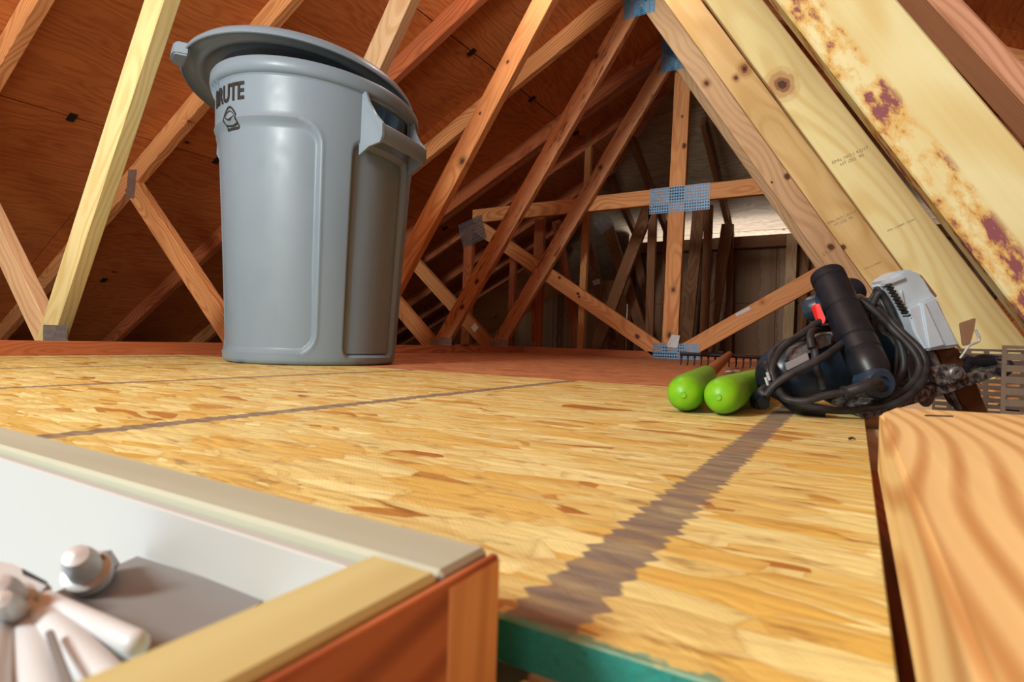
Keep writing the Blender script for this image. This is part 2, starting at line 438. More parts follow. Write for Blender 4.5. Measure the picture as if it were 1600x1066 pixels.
def plate_me(wx, wz, px, pz, hx, hz, th=.0012, teeth=True, name='gusset_plate'):
    """pressed nail plate: a sheet with rows of punched slots; lies in local XZ, front towards -Y"""
    nx = max(1, int(wx/px)); nz = max(1, int(wz/pz)); px = wx/nx; pz = wz/nz
    v = []; f = []
    def q(a, b, c, d): k = len(v); v.extend((a, b, c, d)); f.append((k, k+1, k+2, k+3))
    for i in range(nx):
        for j in range(nz):
            x0 = -wx/2+i*px; z0 = -wz/2+j*pz; x1 = x0+px; z1 = z0+pz
            o_ = (pz*.25 if i % 2 and hx < hz else 0)
            a0 = x0+(px-hx)/2; a1 = x1-(px-hx)/2; b0 = z0+(pz-hz)/2; b1 = z1-(pz-hz)/2
            y = -th
            O = [(x0, y, z0), (x1, y, z0), (x1, y, z1), (x0, y, z1)]; I = [(a0, y, b0), (a1, y, b0), (a1, y, b1), (a0, y, b1)]
            for k in range(4): q(O[k], O[(k+1) % 4], I[(k+1) % 4], I[k])
            J = [(p[0], 0, p[2]) for p in I]
            for k in range(4): q(I[k], I[(k+1) % 4], J[(k+1) % 4], J[k])
    X, Z = wx/2, wz/2
    for (a, b) in (((-X, -Z), (X, -Z)), ((X, -Z), (X, Z)), ((X, Z), (-X, Z)), ((-X, Z), (-X, -Z))):
        q((a[0], 0, a[1]), (b[0], 0, b[1]), (b[0], -th, b[1]), (a[0], -th, a[1]))
    return mesh(name, v, f)
def gusset(c, wx, wz, mat, parent, ang=0, horiz=False, pitch=.0095, dots=False):
    """c: centre of the plate on the front face of the truss"""
    if dots: me = plate_me(wx, wz, .0135, .0145, .0080, .0075)
    elif horiz: me = plate_me(wx, wz, .024, pitch, .019, pitch*.42)
    else: me = plate_me(wx, wz, pitch, .019, pitch*.42, .013)
    d = Vector((math.cos(ang), 0, math.sin(ang)))
    return link('gusset_plate', me, mat, parent, mw=frame(Vector(c)+Vector((0, -.0006, 0)), d, z=Vector((-d.z, 0, d.x))))

# ================================================================== THE SHELL
DZ = -.076            # top of the strand board deck
S_ = .52              # roof slope
AX, AZ = -.91, 1.774  # ridge line (underside of sheathing)
RL = math.sqrt(1+S_*S_)
ceiling = empty('ceiling', (AX, 2, AZ), kind='structure')
def slope_panel(o, u, v, lu, lv, mat, parent=ceiling, th=.012, name='plywood_panel'):
    """sheet whose lower face has its corner at o; u, v unit vectors; thickness goes up"""
    o = Vector(o); u = Vector(u).normalized(); v = Vector(v).normalized(); n = u.cross(v)
    if n.z < 0: n = -n
    c = o+u*lu/2+v*lv/2+n*th/2
    m = Matrix((u, n.cross(u), n)).transposed().to_4x4(); m.translation = c
    return link(name, box_me(lu, lv, th, .0012, name), mat, parent, mw=m)
gap = .003
xs = [AX, -1.64, -2.71, -3.78, -4.85]
down_l = Vector((-1, 0, -S_)).normalized(); down_r = Vector((1, 0, -S_)).normalized()
for i in range(4):
    xa, xb = xs[i], xs[i+1]
    y = -3.0+(1.22 if i % 2 else 0)-.64+.08
    while y < 6.5:
        y0 = max(y, -3.0); y1 = min(y+2.44, 6.5)
        if y1-y0 > .05:
            slope_panel((xa-gap, y0, AZ+S_*(xa-gap-AX)), (0, 1, 0), down_l, y1-y0-gap, (xa-xb)*RL-gap*2, M['ply'])
        y += 2.44
xr = [AX, -.18, .89, 1.96]
for i in range(3):
    xa, xb = xr[i], xr[i+1]
    y = -3.0+(1.22 if i % 2 else 0)-.6
    while y < 5.9:
        y0 = max(y, -3.0); y1 = min(y+2.44, 5.9)
        if y1-y0 > .05:
            slope_panel((xa+gap, y0, AZ-S_*(xa+gap-AX)), (0, 1, 0), down_r, y1-y0-gap, (xb-xa)*RL-gap*2, M['ply'])
        y += 2.44
# hip end falling away to the far wall
HY, HZ = 5.05, 1.02
down_h = Vector((0, 1, -S_)).normalized()
for j in range(4):
    ya = 3.35+j*.60; 
    x0 = AX-(ya+.66-3.35)
    wx_ = (AX-x0)
    for k in range(2):
        xa = x0+k*wx_
        slope_panel((xa, ya+.002, HZ+S_*(HY-ya)), (1, 0, 0), down_h, wx_-gap, .60*RL-gap, M['plygrey'])
def light_block(o, u, v, lu, lv): return slope_panel(Vector(o)+Vector((0, 0, .016)), u, v, lu, lv, M['clip'], ceiling, .003, 'roof_light_block')  # unseen sheets added to stop sky light leaking through the seams
light_block((AX, -3.1, AZ), (0, 1, 0), down_l, 9.7, 4.5); light_block((AX, -3.1, AZ), (0, 1, 0), down_r, 6.5, 3.3)
light_block((-3.4, 3.3, HZ+S_*(HY-3.3)+.02), (1, 0, 0), down_h, 5.2, 2.75)
# black edge clips between the sheets
for xq in xs[1:4]:
    for k in range(-1, 9):
        yq = .776+.61*k+.305
        z = AZ+S_*(xq-AX)
        link('panel_clip', box_me(.045, .026, .004, 0, 'panel_clip'), M['clip'], ceiling, mw=frame((xq, yq, z-.003), down_l, y=(0, 1, 0)))

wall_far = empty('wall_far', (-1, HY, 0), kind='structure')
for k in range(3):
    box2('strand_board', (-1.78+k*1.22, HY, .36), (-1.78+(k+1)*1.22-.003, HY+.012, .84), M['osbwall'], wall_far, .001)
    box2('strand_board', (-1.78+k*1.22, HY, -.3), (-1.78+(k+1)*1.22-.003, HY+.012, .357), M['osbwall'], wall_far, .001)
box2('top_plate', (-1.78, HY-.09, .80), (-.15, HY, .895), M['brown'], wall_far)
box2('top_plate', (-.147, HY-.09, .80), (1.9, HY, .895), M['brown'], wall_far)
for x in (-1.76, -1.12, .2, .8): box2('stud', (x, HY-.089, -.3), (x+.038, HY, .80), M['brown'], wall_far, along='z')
wl = empty('wall_left', (-4.85, 2, 0), kind='structure')
for k in range(4): box2('strand_board', (-4.87, -3+k*2.44, -.3), (-4.855, -3+(k+1)*2.44-.003, -.03), M['osbwall'], wl, .001, along='y')
wr = empty('wall_right', (1.96, 2, 0), kind='structure')
for k in range(4): box2('strand_board', (1.955, -3+k*2.44, -.3), (1.97, -3+(k+1)*2.44-.003, .26), M['osbwall'], wr, .001, along='y')
wb = empty('wall_back', (-1, -3, 0), kind='structure')
for k in range(3):
    me = mesh('strand_board', [(-4.9+k*2.3, -3.0, -.3), (-4.9+(k+1)*2.3-.004, -3.0, -.3), (-4.9+(k+1)*2.3-.004, -3.0, 1.85), (-4.9+k*2.3, -3.0, 1.85),
        (-4.9+k*2.3, -3.015, -.3), (-4.9+(k+1)*2.3-.004, -3.015, -.3), (-4.9+(k+1)*2.3-.004, -3.015, 1.85), (-4.9+k*2.3, -3.015, 1.85)],
        [(0, 1, 2, 3), (7, 6, 5, 4), (0, 4, 5, 1), (1, 5, 6, 2), (2, 6, 7, 3), (3, 7, 4, 0)])
    link('strand_board', me, M['osbwall'], wb)
wf = empty('wall_hall', (-3.3, 6.5, 0), kind='structure'); wf.name = 'wall_end'; ABS['wall_end'] = ABS['wall_hall']
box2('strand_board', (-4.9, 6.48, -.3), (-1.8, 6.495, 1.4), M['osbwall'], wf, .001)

pv = [(-1.80, 5.07, -.3), (-1.80, 6.47, -.3), (-1.80, 6.47, .27), (-1.80, 5.07, 1.0)]  # return panel added to keep eave lamp light off the end wall
link('strand_board', mesh('strand_board', pv+[(x-.012, y, z) for x, y, z in pv], [(0, 1, 2, 3), (7, 6, 5, 4), (0, 4, 5, 1), (1, 5, 6, 2), (2, 6, 7, 3), (3, 7, 4, 0)]), M['osbwall'], wf)
# insulation over the ceiling below
n_ = 90; v = []; f = []
for i in range(n_+1):
    for j in range(n_+1):
        x = -4.85+i*6.8/n_; y = .20+j*6.25/n_
        v.append((x, y, -.235+.035*math.sin(x*5.1+math.sin(y*3))*math.cos(y*4.3)+random.uniform(-.008, .008)))
for i in range(n_):
    for j in range(n_): f.append((i*(n_+1)+j, (i+1)*(n_+1)+j, (i+1)*(n_+1)+j+1, i*(n_+1)+j+1))
ins = link('insulation', mesh('insulation', v, f), M['insul'], smooth=True); tag(ins, 'loose beige insulation lying between the ceiling joists below the deck', 'insulation', kind='stuff')

# deck
floor = empty('floor', (-.9, 1.5, DZ), kind='structure')
def deck_panel(x0, x1, y0, y1, mt='deck'):
    # origin of the object stays at the world origin so the printed lines run through
    me = box_me(x1-x0, y1-y0, .0125, .0006, 'strand_board_panel')
    for q in me.vertices: q.co += Vector(((x0+x1)/2, (y0+y1)/2, DZ-.00625))
    return link('strand_board_panel', me, M[mt], floor)
deck_panel(-1.83, .0105, .1365, 1.05); deck_panel(-1.83, .0105, 1.0515, 2.27, 'deckshade'); deck_panel(-1.83, .0105, 2.2715, 3.225, 'deckshade')
box2('edging_strip', (-1.868, .50, DZ-.001), (-1.83, 3.22, DZ+.038), M['red'], floor, along='y')
# joist ends and header under the deck edge
tr = empty('trim_1', (0, .15, -.13), kind='structure')
box2('header_board', (-.0745, .098, -.178), (.45, .136, -.0895), M['pale'], tr)
box2('blocking_board', (-.02, .18, -.178), (.12, .72, -.125), M['red'], tr, along='y')
box2('header_board', (-.0745, .1375, -.178), (.45, .1755, -.0895), M['tan'], tr)
cl = empty('wall_ceiling_below', (-.9, 1.5, -.3)); cl.name = 'trim_2'; ABS['trim_2'] = ABS['wall_ceiling_below']; tag(cl, kind='structure')
box2('drywall_sheet', (-4.9, .14, -.30), (1.97, 6.5, -.287), M['white'], cl, 0)
box2('drywall_sheet', (-.06, -3.0, -.30), (1.97, .138, -.287), M['white'], cl, 0)
box2('drywall_sheet', (-4.9, -3.0, -.30), (-.70, .138, -.287), M['white'], cl, 0)

# ================================================================== THE TRUSSES
TY = [.776+.61*k for k in range(9)]
NX, NR = -2.0, .19          # lower nodes, left and right
def roofz(X): return AZ+S_*(X-AX) if X < AX else AZ-S_*(X-AX)
# unseen sheet added behind the far wall boards to stop light leaks
box2('wall_light_block', (-1.79, HY+.014, -.3), (1.96, HY+.018, .88), M['clip'], wall_far, 0)
labels = [
 'nearest roof truss: pale web beside the can and broad stained web at far right',
 'second roof truss, standing just behind the trash can, with a pale knotty right web',
 'third roof truss, orange left web passing right of the can, stamped right web',
 'fourth roof truss, with the blue plate at the very top edge of the photo',
 'fifth roof truss, streaked left web under the second blue plate, lit pinkish at top']
lm = [('pale', 'pale', 'orange'), ('tan', 'pale', 'orange'), ('orange', 'honey', 'red'), ('bark', 'tan', 'orange'), ('bark', 'tan', 'red')]
# measured centre lines of the webs: left inner (low, high), right inner (high, low)
LW = [((225, 0), (63, 511)), ((599, 20), (565, 96)), ((831, 0), (634, 379)), ((970, 15), (677, 533)), ((994, 152), (769, 533))]
RW = [((1200, 0), (1600, 520)), ((1098, 0), (1406, 420)), ((1036, 0), (1338, 420)), ((1012, 25), (1292, 420)), ((1059, 113), (1276, 421))]
for k in range(5):
    Y = TY[k]
    t = empty('roof_truss', (NX, Y, DZ-.1), labels[k], 'truss', 'common roof trusses')
    ml, mr, mt = [M[q] for q in lm[k]]
    # top chords
    for sgn in (-1, 1):
        xe = -4.85 if sgn < 0 else 1.95
        nrm = Vector((sgn*S_, 0, 1)).normalized()*.0455
        a = Vector((AX, Y, AZ))-nrm; b = Vector((xe, Y, roofz(xe)))-nrm
        member('top_chord', a, b, mt, t, e0=0)
    # bottom chord
    member('bottom_chord', (-4.8, Y, DZ-.0125-.0450), (1.9, Y, DZ-.0125-.0450), M['tan'], t)
    # inner webs, clipped between the chord and the ridge
    def webline(p, q, lo, hi, mat, left):
        # p, q: points on the visible long edge (front upper edge of a left web, back lower edge of a right one)
        ye = Y if left else Y+.038
        a = onY(*p, ye); b = onY(*q, ye)
        if k == 1 and left: b = Vector((-2.055, ye, -.045))
        a.y = b.y = Y; d = (a-b).normalized()
        if d.z < 0: d = -d
        o_ = Vector((d.z, 0, -d.x))*.0445          # towards lower right
        if not left: o_ = Vector((d.z, 0, -d.x))*.0445*1
        a = a+o_
        def at(z): return a+d*((z-a.z)/d.z)
        return member('web', at(lo), at(hi), mat, t)
    webline(*LW[k], DZ-.02, 1.62, ml, True)
    webline(*RW[k], DZ-.02, 1.60, M['stained'] if k == 0 else mr, False)
    # outer webs
    xo = -2.90; member('web', (NX-.02, Y, DZ-.02), (xo, Y, roofz(xo)-.07), M['orange'] if k else M['tan'], t)
    xo2 = 2*AX-xo; member('web', (.23, Y, DZ-.02), (xo2-.05, Y, roofz(xo2)-.07), M['orange'], t)
    # plates
    gusset((AX, Y, 1.625), .15, .19, M['bluesteel'], t, horiz=True)
    gusset((xo+.03, Y, roofz(xo)-.075), .075, .13, M['galv'], t, ang=-.12)
    gusset((NX-.01, Y, -.045), .15, .10, M['galv'], t)
    gusset((.21, Y, -.055), .16, .13, M['rustplate'], t, horiz=True, pitch=.0115)
    if k == 0: TR0 = t
    if k == 3:
        box('label_tag', onY(742, 512, Y)+Vector((0, -.002, 0)), (.035, .001, .035), M['paper'], t, 0, x=(.7, 0, .7), z=(-.7, 0, .7))
# rough lateral brace behind the nearest truss, upper right
def plane_member(name, p, q, Y, mat, parent, **kw):
    return member(name, onY(*p, Y), onY(*q, Y), mat, parent, **kw)
# king post truss
KY = 3.262
g = empty('king_post_truss', (-.87, KY, DZ-.1), 'king post truss with blue-steel tie plate and V braces at the deck end', 'truss')
member('king_post', (-.905, KY, -.10), (-.872, KY, 1.70), M['orange'], g)
P = [onY(738, 338, KY), onY(1200, 289, KY)]
member('tie_beam', P[0], P[1], M['orange'], g, e1=.25)
member('bottom_chord', (-2.4, KY, -.083), (.6, KY, -.083), M['red'], g)
member('brace', onY(1040, 556, KY), onY(752, 358, KY), M['orange'], g, e0=.0, e1=.05)
member('brace', onY(1072, 548, KY), onY(1285, 428, KY), M['orange'], g, e1=.25)
gusset(onY(1061, 311, KY-.001), .335, .145, M['tieplate'], g, dots=True)
gusset(onY(1056, 551, KY-.001), .262, .10, M['tieplate'], g, dots=True)
a = onY(741, 540, KY); member('post', (onY(731, 375, KY).x, KY, .75), (onY(731, 375, KY).x, KY, -.10), M['red'], g, wd=.07)
gusset(onY(738, 362, KY-.001), .20, .17, M['darksteel'], g, ang=.3)
nrm = Vector((-S_, 0, 1)).normalized()*.0455
member('top_chord', Vector((AX, KY, AZ))-nrm, Vector((-4.85, KY, roofz(-4.85)))-nrm, M['red'], g)
nrm = Vector((S_, 0, 1)).normalized()*.0455
member('top_chord', Vector((AX, KY, AZ))-nrm, Vector((1.95, KY, roofz(1.95)))-nrm, M['red'], g)
pt = onY(1051, 534, KY)+Vector((0, -.0025, 0))
link('label_tag', mesh('label_tag', [pt+Vector(q) for q in ((-.035, 0, -.03), (.03, -.004, -.035), (.04, 0, .035), (-.005, -.006, .04))], [(0, 1, 2, 3)]), M['paper'], g)
box('label_tag', onY(1161, 487, KY)+Vector((0, -.002, 0)), (.08, .001, .018), M['paper'], g, 0, x=(.88, 0, .47), z=(-.47, 0, .88))

# the crowd of members beyond, each in its own truss plane
def far(Y, name, label, lst, rafter=True):
    g = empty(name, (-1.6, Y, -.2), label, 'truss', 'hip end trusses beyond the king post')
    for (n, p, q, m, wd) in lst: member(n, onY(*p, Y), onY(*q, Y), M[m], g, wd=wd)
    zt = HZ+S_*(HY-Y)-.10 if Y > 3.4 else 1.7
    if rafter:
        nrm = Vector((-S_, 0, 1)).normalized()*.0455
        xi = AX+(zt-AZ)/S_
        member('top_chord', Vector((xi, Y, roofz(xi)))-nrm, Vector((-4.85, Y, roofz(-4.85)))-nrm, M['red'], g)
        pass
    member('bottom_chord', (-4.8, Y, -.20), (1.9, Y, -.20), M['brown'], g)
    return g
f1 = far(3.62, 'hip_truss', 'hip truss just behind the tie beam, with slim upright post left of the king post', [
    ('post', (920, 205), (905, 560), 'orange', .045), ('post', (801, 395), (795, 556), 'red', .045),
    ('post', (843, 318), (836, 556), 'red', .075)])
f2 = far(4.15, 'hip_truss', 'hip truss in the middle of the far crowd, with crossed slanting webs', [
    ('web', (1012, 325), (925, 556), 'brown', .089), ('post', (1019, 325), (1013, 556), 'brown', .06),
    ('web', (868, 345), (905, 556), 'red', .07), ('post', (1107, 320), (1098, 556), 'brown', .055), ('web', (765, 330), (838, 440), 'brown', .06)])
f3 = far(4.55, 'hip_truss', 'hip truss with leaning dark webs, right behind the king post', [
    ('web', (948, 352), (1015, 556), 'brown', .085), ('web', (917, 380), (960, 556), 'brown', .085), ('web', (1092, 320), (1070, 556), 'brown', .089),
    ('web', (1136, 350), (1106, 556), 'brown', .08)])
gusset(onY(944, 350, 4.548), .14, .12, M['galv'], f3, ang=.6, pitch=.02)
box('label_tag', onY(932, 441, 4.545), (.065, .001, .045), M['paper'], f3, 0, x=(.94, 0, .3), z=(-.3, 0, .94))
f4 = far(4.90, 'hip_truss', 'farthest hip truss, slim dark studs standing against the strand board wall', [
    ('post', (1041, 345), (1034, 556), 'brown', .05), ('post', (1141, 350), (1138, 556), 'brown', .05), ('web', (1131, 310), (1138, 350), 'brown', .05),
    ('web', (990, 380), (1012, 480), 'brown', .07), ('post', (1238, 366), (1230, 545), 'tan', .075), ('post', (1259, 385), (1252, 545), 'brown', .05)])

for xj in (onY(1139, 350, 5.0).x, onY(1042, 345, 5.0).x, onY(1245, 370, 5.0).x, -1.72):
    a = Vector((xj, 4.98, HZ+S_*(HY-4.98)-.05)); b = Vector((xj, 4.0, HZ+S_*(HY-4.0)-.05))
    link('jack_rafter', box_me((b-a).length, .038, .075, .002, 'jack_rafter'), M['brown'], ceiling, mw=frame((a+b)/2, b-a, z=(0, .5, 1)))
# lateral brace, fuzzy sawn face, crossing behind the nearest truss (upper right corner)
b0 = onY(1478, 0, .96); b1 = onY(1600, 130, .96)
dv = b1-b0; b1 = b0+dv*((-.19-b0.z)/dv.z); tq = (AZ-.07-S_*(b0.x-AX)-b0.z)/(dv.z+S_*dv.x); b0 = b0+dv*tq
br = member('lateral_brace', b0, b1, M['rosy'], None, wd=.027, th=.089, bev=.003)
tag(br, 'rough-sawn pinkish brace running behind the broad pale web, top right corner', 'brace')

exec_later = []
# knots and paint marks that can be placed one by one in the photograph
def marks(o, lst):
    """lst: (x, y, r, kind) with x, y on the front face plane of the member"""
    m = o.data.materials[0].copy(); o.data = o.data.copy(); o.data.materials[0] = m
    t = m.node_tree; b = t.nodes['Principled BSDF']; src = b.inputs['Base Color'].links[0].from_socket
    inv = ABS[o.name].inverted(); Yf = ABS[o.name].translation.y-.019
    tc_ = t.nodes.new('ShaderNodeTexCoord'); nz = t.nodes.new('ShaderNodeTexNoise'); nz.inputs['Scale'].default_value = 70
    t.links.new(tc_.outputs['Object'], nz.inputs['Vector'])
    def mth(op, a, b_):
        n = t.nodes.new('ShaderNodeMath'); n.operation = op
        for i, v_ in enumerate((a, b_)):
            if isinstance(v_, (int, float)): n.inputs[i].default_value = v_
            else: t.links.new(v_, n.inputs[i])
        return n.outputs[0]
    for (x, y, r_, kind) in lst:
        c = inv @ onY(x, y, Yf)
        mp = t.nodes.new('ShaderNodeMapping'); mp.vector_type = 'POINT'; mp.inputs['Scale'].default_value = (.75 if kind != 'blue' else 1, 0, 1)
        t.links.new(tc_.outputs['Object'], mp.inputs[0])
        d = t.nodes.new('ShaderNodeVectorMath'); d.operation = 'DISTANCE'; t.links.new(mp.outputs[0], d.inputs[0])
        d.inputs[1].default_value = (c.x*(.75 if kind != 'blue' else 1), 0, c.z)
        dd = mth('ADD', d.outputs['Value'], mth('MULTIPLY', mth('SUBTRACT', nz.outputs['Fac'], .5), r_*.7))
        steps = {'knot': [(2.1, .35, (.50, .28, .10)), (1.5, .55, (.38, .17, .07)), (.9, .8, (.20, .07, .035)), (.45, .9, (.06, .02, .012))],
                 'dark': [(1.5, .5, (.35, .14, .05)), (1., .95, (.10, .03, .015))],
                 'blue': [(1., .85, (.03, .15, .36)), (.62, .0, (0, 0, 0))]}[kind]
        for (f_, al, cc) in steps:
            if al == 0: continue
            mr = t.nodes.new('ShaderNodeMapRange'); t.links.new(dd, mr.inputs[0])
            mr.inputs[1].default_value = r_*f_*.86; mr.inputs[2].default_value = r_*f_; mr.inputs[3].default_value = al; mr.inputs[4].default_value = 0
            fac = mr.outputs[0]
            if kind == 'blue':
                fac = mth('MULTIPLY', fac, mth('GREATER_THAN', d.outputs['Value'], r_*.55))
            mx = t.nodes.new('ShaderNodeMix'); mx.data_type = 'RGBA'
            t.links.new(fac, mx.inputs[0]); t.links.new(src, mx.inputs[6]); mx.inputs[7].default_value = cc+(1,)
            src = mx.outputs[2]
    t.links.new(src, b.inputs['Base Color'])
def webs(k):
    o = [c for c in sorted((o for o in bpy.data.objects if o.name.startswith('roof_truss')), key=lambda o: o.location.y)[k].children if c.name.startswith('web')]
    return o
marks(webs(0)[0], [(190, 262, .032, 'blue'), (262, 52, .016, 'blue')])
marks(webs(1)[1], [(1222, 132, .017, 'knot')])
marks(webs(2)[1], [(1163, 108, .014, 'knot'), (1150, 122, .008, 'knot'), (1318, 386, .006, 'dark')])
marks(webs(3)[1], [(1104, 130, .012, 'knot'), (1230, 276, .010, 'dark'), (1206, 285, .004, 'dark'), (1298, 386, .011, 'dark'), (1318, 446, .005, 'dark')])
marks(webs(3)[0], [(931, 88, .016, 'knot'), (768, 372, .014, 'knot'), (745, 440, .012, 'dark'), (722, 480, .012, 'dark')])
marks(webs(4)[0], [(938, 262, .015, 'knot'), (985, 140, .01, 'dark')])
marks(webs(2)[0], [(722, 252, .016, 'knot'), (793, 97, .006, 'dark'), (750, 177, .005, 'dark')])
gc = {c.name: c for c in g.children}
marks(gc['king_post'], [(1052, 453, .013, 'knot'), (1046, 524, .016, 'knot'), (1066, 182, .006, 'dark'), (1069, 228, .012, 'dark')])
br_ = [c for c in g.children if c.name.startswith('brace')]
marks(br_[0], [(903, 459, .008, 'dark'), (905, 464, .007, 'dark'), (996, 526, .012, 'dark'), (874, 434, .008, 'dark')])

# ================================================================== HATCH
h = empty('attic_hatch', (-.37, -.5, -.2), 'attic hatch opening framed in pale boards, bottom left corner of the photo', 'hatch')
HT = -.05
box2('side_board', (-.68, .0995, -.295), (-.075, .1185, HT), M['hatchwood'], h, .0012)
box2('side_board', (-.0935, -1.25, -.295), (-.0745, .0985, HT+.0005), M['hatchorange'], h, .0012, along='y')
box2('side_board', (-.68, -1.27, -.295), (-.075, -1.251, HT), M['hatchwood'], h, .0012)
box2('side_board', (-.70, -1.25, -.295), (-.681, .1185, HT), M['hatchwood'], h, .0012, along='y')
box2('shade_skin', (-.0742, -1.25, -.295), (-.0722, .1185, HT-.0012), M['red'], h, .0004, along='y')  # added thin skins colouring the frame's outer side as shaded wood
box2('shade_skin', (-.0742, .0988, -.295), (-.0720, .1190, HT-.0022), M['orange'], h, .0004, along='z')
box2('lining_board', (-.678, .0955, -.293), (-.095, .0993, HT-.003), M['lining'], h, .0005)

# hinge gear of the folding stair inside the hatch
hz = -.068
def hp(x, y, z=hz): return onZ(x, y, z)
prism('hinge_plate', [hp(62, 935), hp(215, 868), hp(420, 933), hp(330, 1000), hp(250, 1050), hp(100, 1066)], (0, 0, -.003), M['hgrey'], h, .0004)
def arm(p, q, r, z=-.062, z2=None, n=16, nm='stair_arm'):
    return lathe(nm, hp(*p, z), hp(*q, z if z2 is None else z2), [(.0001, 0), (r*.8, .01), (r, .05), (r, .93), (r*.92, .965), (r*.6, .99), (.0001, 1)], M['hwhite'], h, 24)
arm((62, 940), (222, 1012), .0027)
arm((60, 958), (190, 1090), .0034, -.0635)
arm((30, 950), (95, 1200), .0042, -.066)
arm((-10, 960), (-60, 1200), .0055, -.066)
prism('spring_hook', [hp(70, 985, -.0585), hp(84, 982, -.0585), hp(120, 1075, -.0585), hp(98, 1075, -.0585)], (0, 0, -.001), M['hgrey'], h, .0003)
prism('hinge_bracket', [hp(-30, 868, -.06), hp(30, 880, -.06), (hp(84, 912, -.06)), hp(70, 925, -.06), hp(20, 925, -.06), hp(-30, 925, -.06)], (0, 0, -.007), M['hwhite'], h, .001)
prism('hinge_slot', [hp(34, 888, -.0595), hp(72, 908, -.0595), hp(76, 913, -.0595), hp(36, 895, -.0595)], (0, 0, -.001), M['ink'], h, 0)
for (x, y, rr, zz) in ((130, 885, .0052, -.060), (15, 930, .0038, -.058), (18, 955, .0036, -.060)):
    c = hp(x, y, zz); d = Vector((.45, -.5, .75)).normalized()
    b_ = lathe('hinge_bolt', c-d*.006, c+d*.006, [(.0001, 0), (rr, .02), (rr*1.05, .3), (rr*.75, .35), (rr*.75, .7), (rr*.55, .95), (.0001, 1)], M['bolt'], h, 20)
lathe('hinge_nut', hp(142, 893, -.062), hp(158, 884, -.066), [(.0001, 0), (.0045, .02), (.0045, .95), (.0001, 1)], M['castdark'], h, 6)

# ================================================================== LOOSE BOARD ALONG THE DECK EDGE
z0 = DZ; lt = DZ+.038; X0 = .0135
bm = bmesh.new()
o_ = [(X0, -.30), (X0, .425), (X0+.010, .475), (X0+.089, .49), (X0+.089, -.30)]
A = [bm.verts.new((x, y, z0+.001)) for x, y in o_]; B = [bm.verts.new((x, y, lt)) for x, y in o_]
bm.faces.new(A[::-1]); bm.faces.new(B)
for i in range(5): bm.faces.new((A[i], A[(i+1) % 5], B[(i+1) % 5], B[i]))
bmesh.ops.bevel(bm, geom=bm.edges[:], offset=.002, segments=2, affect='EDGES')
me = bm_mesh(bm, 'board'); mw = frame((X0+.0445, .03, DZ+.019), (0, 1, 0), z=(0, 0, 1))
me.transform(mw.inverted())
brd = link('loose_board', me, M['deckboard'], mw=mw); tag(brd, 'thick flat board with broad wavy grain lying beside the deck, bottom right corner', 'board')
box('staple', onZ(1467, 650, lt+.0004), (.0165, .001, .0008), M['ink'], brd, 0, x=(.86, .51, 0))

# ================================================================== TRASH CAN
CX, CY = -1.291, 1.098
tc = Vector((-CX, -CY, 0)).normalized(); cr_ = Vector((tc.y*-1, tc.x, 0))
if cr_.dot(rt) < 0: cr_ = -cr_
def can_dir(az): return tc*math.cos(az)+cr_*math.sin(az)
CZ = DZ+.0005; CH = .702
can = empty('trash_can', (CX, CY, DZ), 'large round grey plastic trash can with black lettering, standing on the deck', 'trash can')
def outer(z):      # z above the base
    return (.222+.016*z/.30) if z < .30 else (.238+.0165*(z-.3)/.27 if z < .57 else .2545+.002*(z-.57)/.1)
def ss(x, a, b): t = min(1, max(0, (x-a)/(b-a))); return t*t*(3-2*t)
def rbox(az, z, a0, a1, z0, z1, rc, soft):
    """signed distance (m) inside a round-cornered window on the can wall; az in degrees"""
    r = .24; c = ((a0+a1)/2, (z0+z1)/2)
    x = abs(R(az-c[0]))*r-(R(a1-a0)/2*r-rc); y = abs(z-c[1])-((z1-z0)/2-rc)
    return math.hypot(max(x, 0), max(y, 0))+min(max(x, y), 0)-rc
def can_r(azd, z):
    r = outer(z); a = (azd+98) % 180-98
    # broad front panel, sunk a little, with a bead down its right edge
    top = .562-.018*math.cos(R(a+49)*1.6)+.010
    d = rbox(a, z, -98, 1.5, .028, .572, .05, 0)
    d2 = rbox(a-180 if a > 50 else a+180, z, -98, 1.5, .028, .572, .05, 0)
    r -= .0095*ss(-d, 0, .012)
    if -.006 < d < .012: r += .0022*math.exp(-((d-.003)/.0035)**2)
    # hollow below the handle
    e = rbox(a, z, 18, 65, .02, .552, .025, 0)
    r -= .017*ss(-e, 0, .012)
    if z < .6: r += .0026*math.exp(-((rbox(a, z, 18, 65, .02, .552, .025, 0)-.004)/.004)**2)*(1 if a > 45 else 0)
    return r
def hole(a, z): return 27 < (a+98) % 180-98 < 61 and .603 < z < .662
NA, zs = 432, [0, .004, .012, .02]+[.02+.0075*i for i in range(1, 87)]+[.676]
v = []; f = []
for iz, z in enumerate(zs):
    for i in range(NA):
        az = 360*i/NA-98
        r = can_r(az, z)
        if z < .02: r = can_r(az, .02)-.010*(1-math.sqrt(max(0, 1-((.02-z)/.02)**2)))-.004*(1 if z == 0 else 0)
        d = can_dir(R(az)); v.append((CX+d.x*r, CY+d.y*r, CZ+z))
for iz in range(len(zs)-1):
    for i in range(NA):
        j = (i+1) % NA
        if hole(360*(i+.5)/NA-98, zs[iz]): continue
        f.append((iz*NA+i, iz*NA+j, (iz+1)*NA+j, (iz+1)*NA+i))
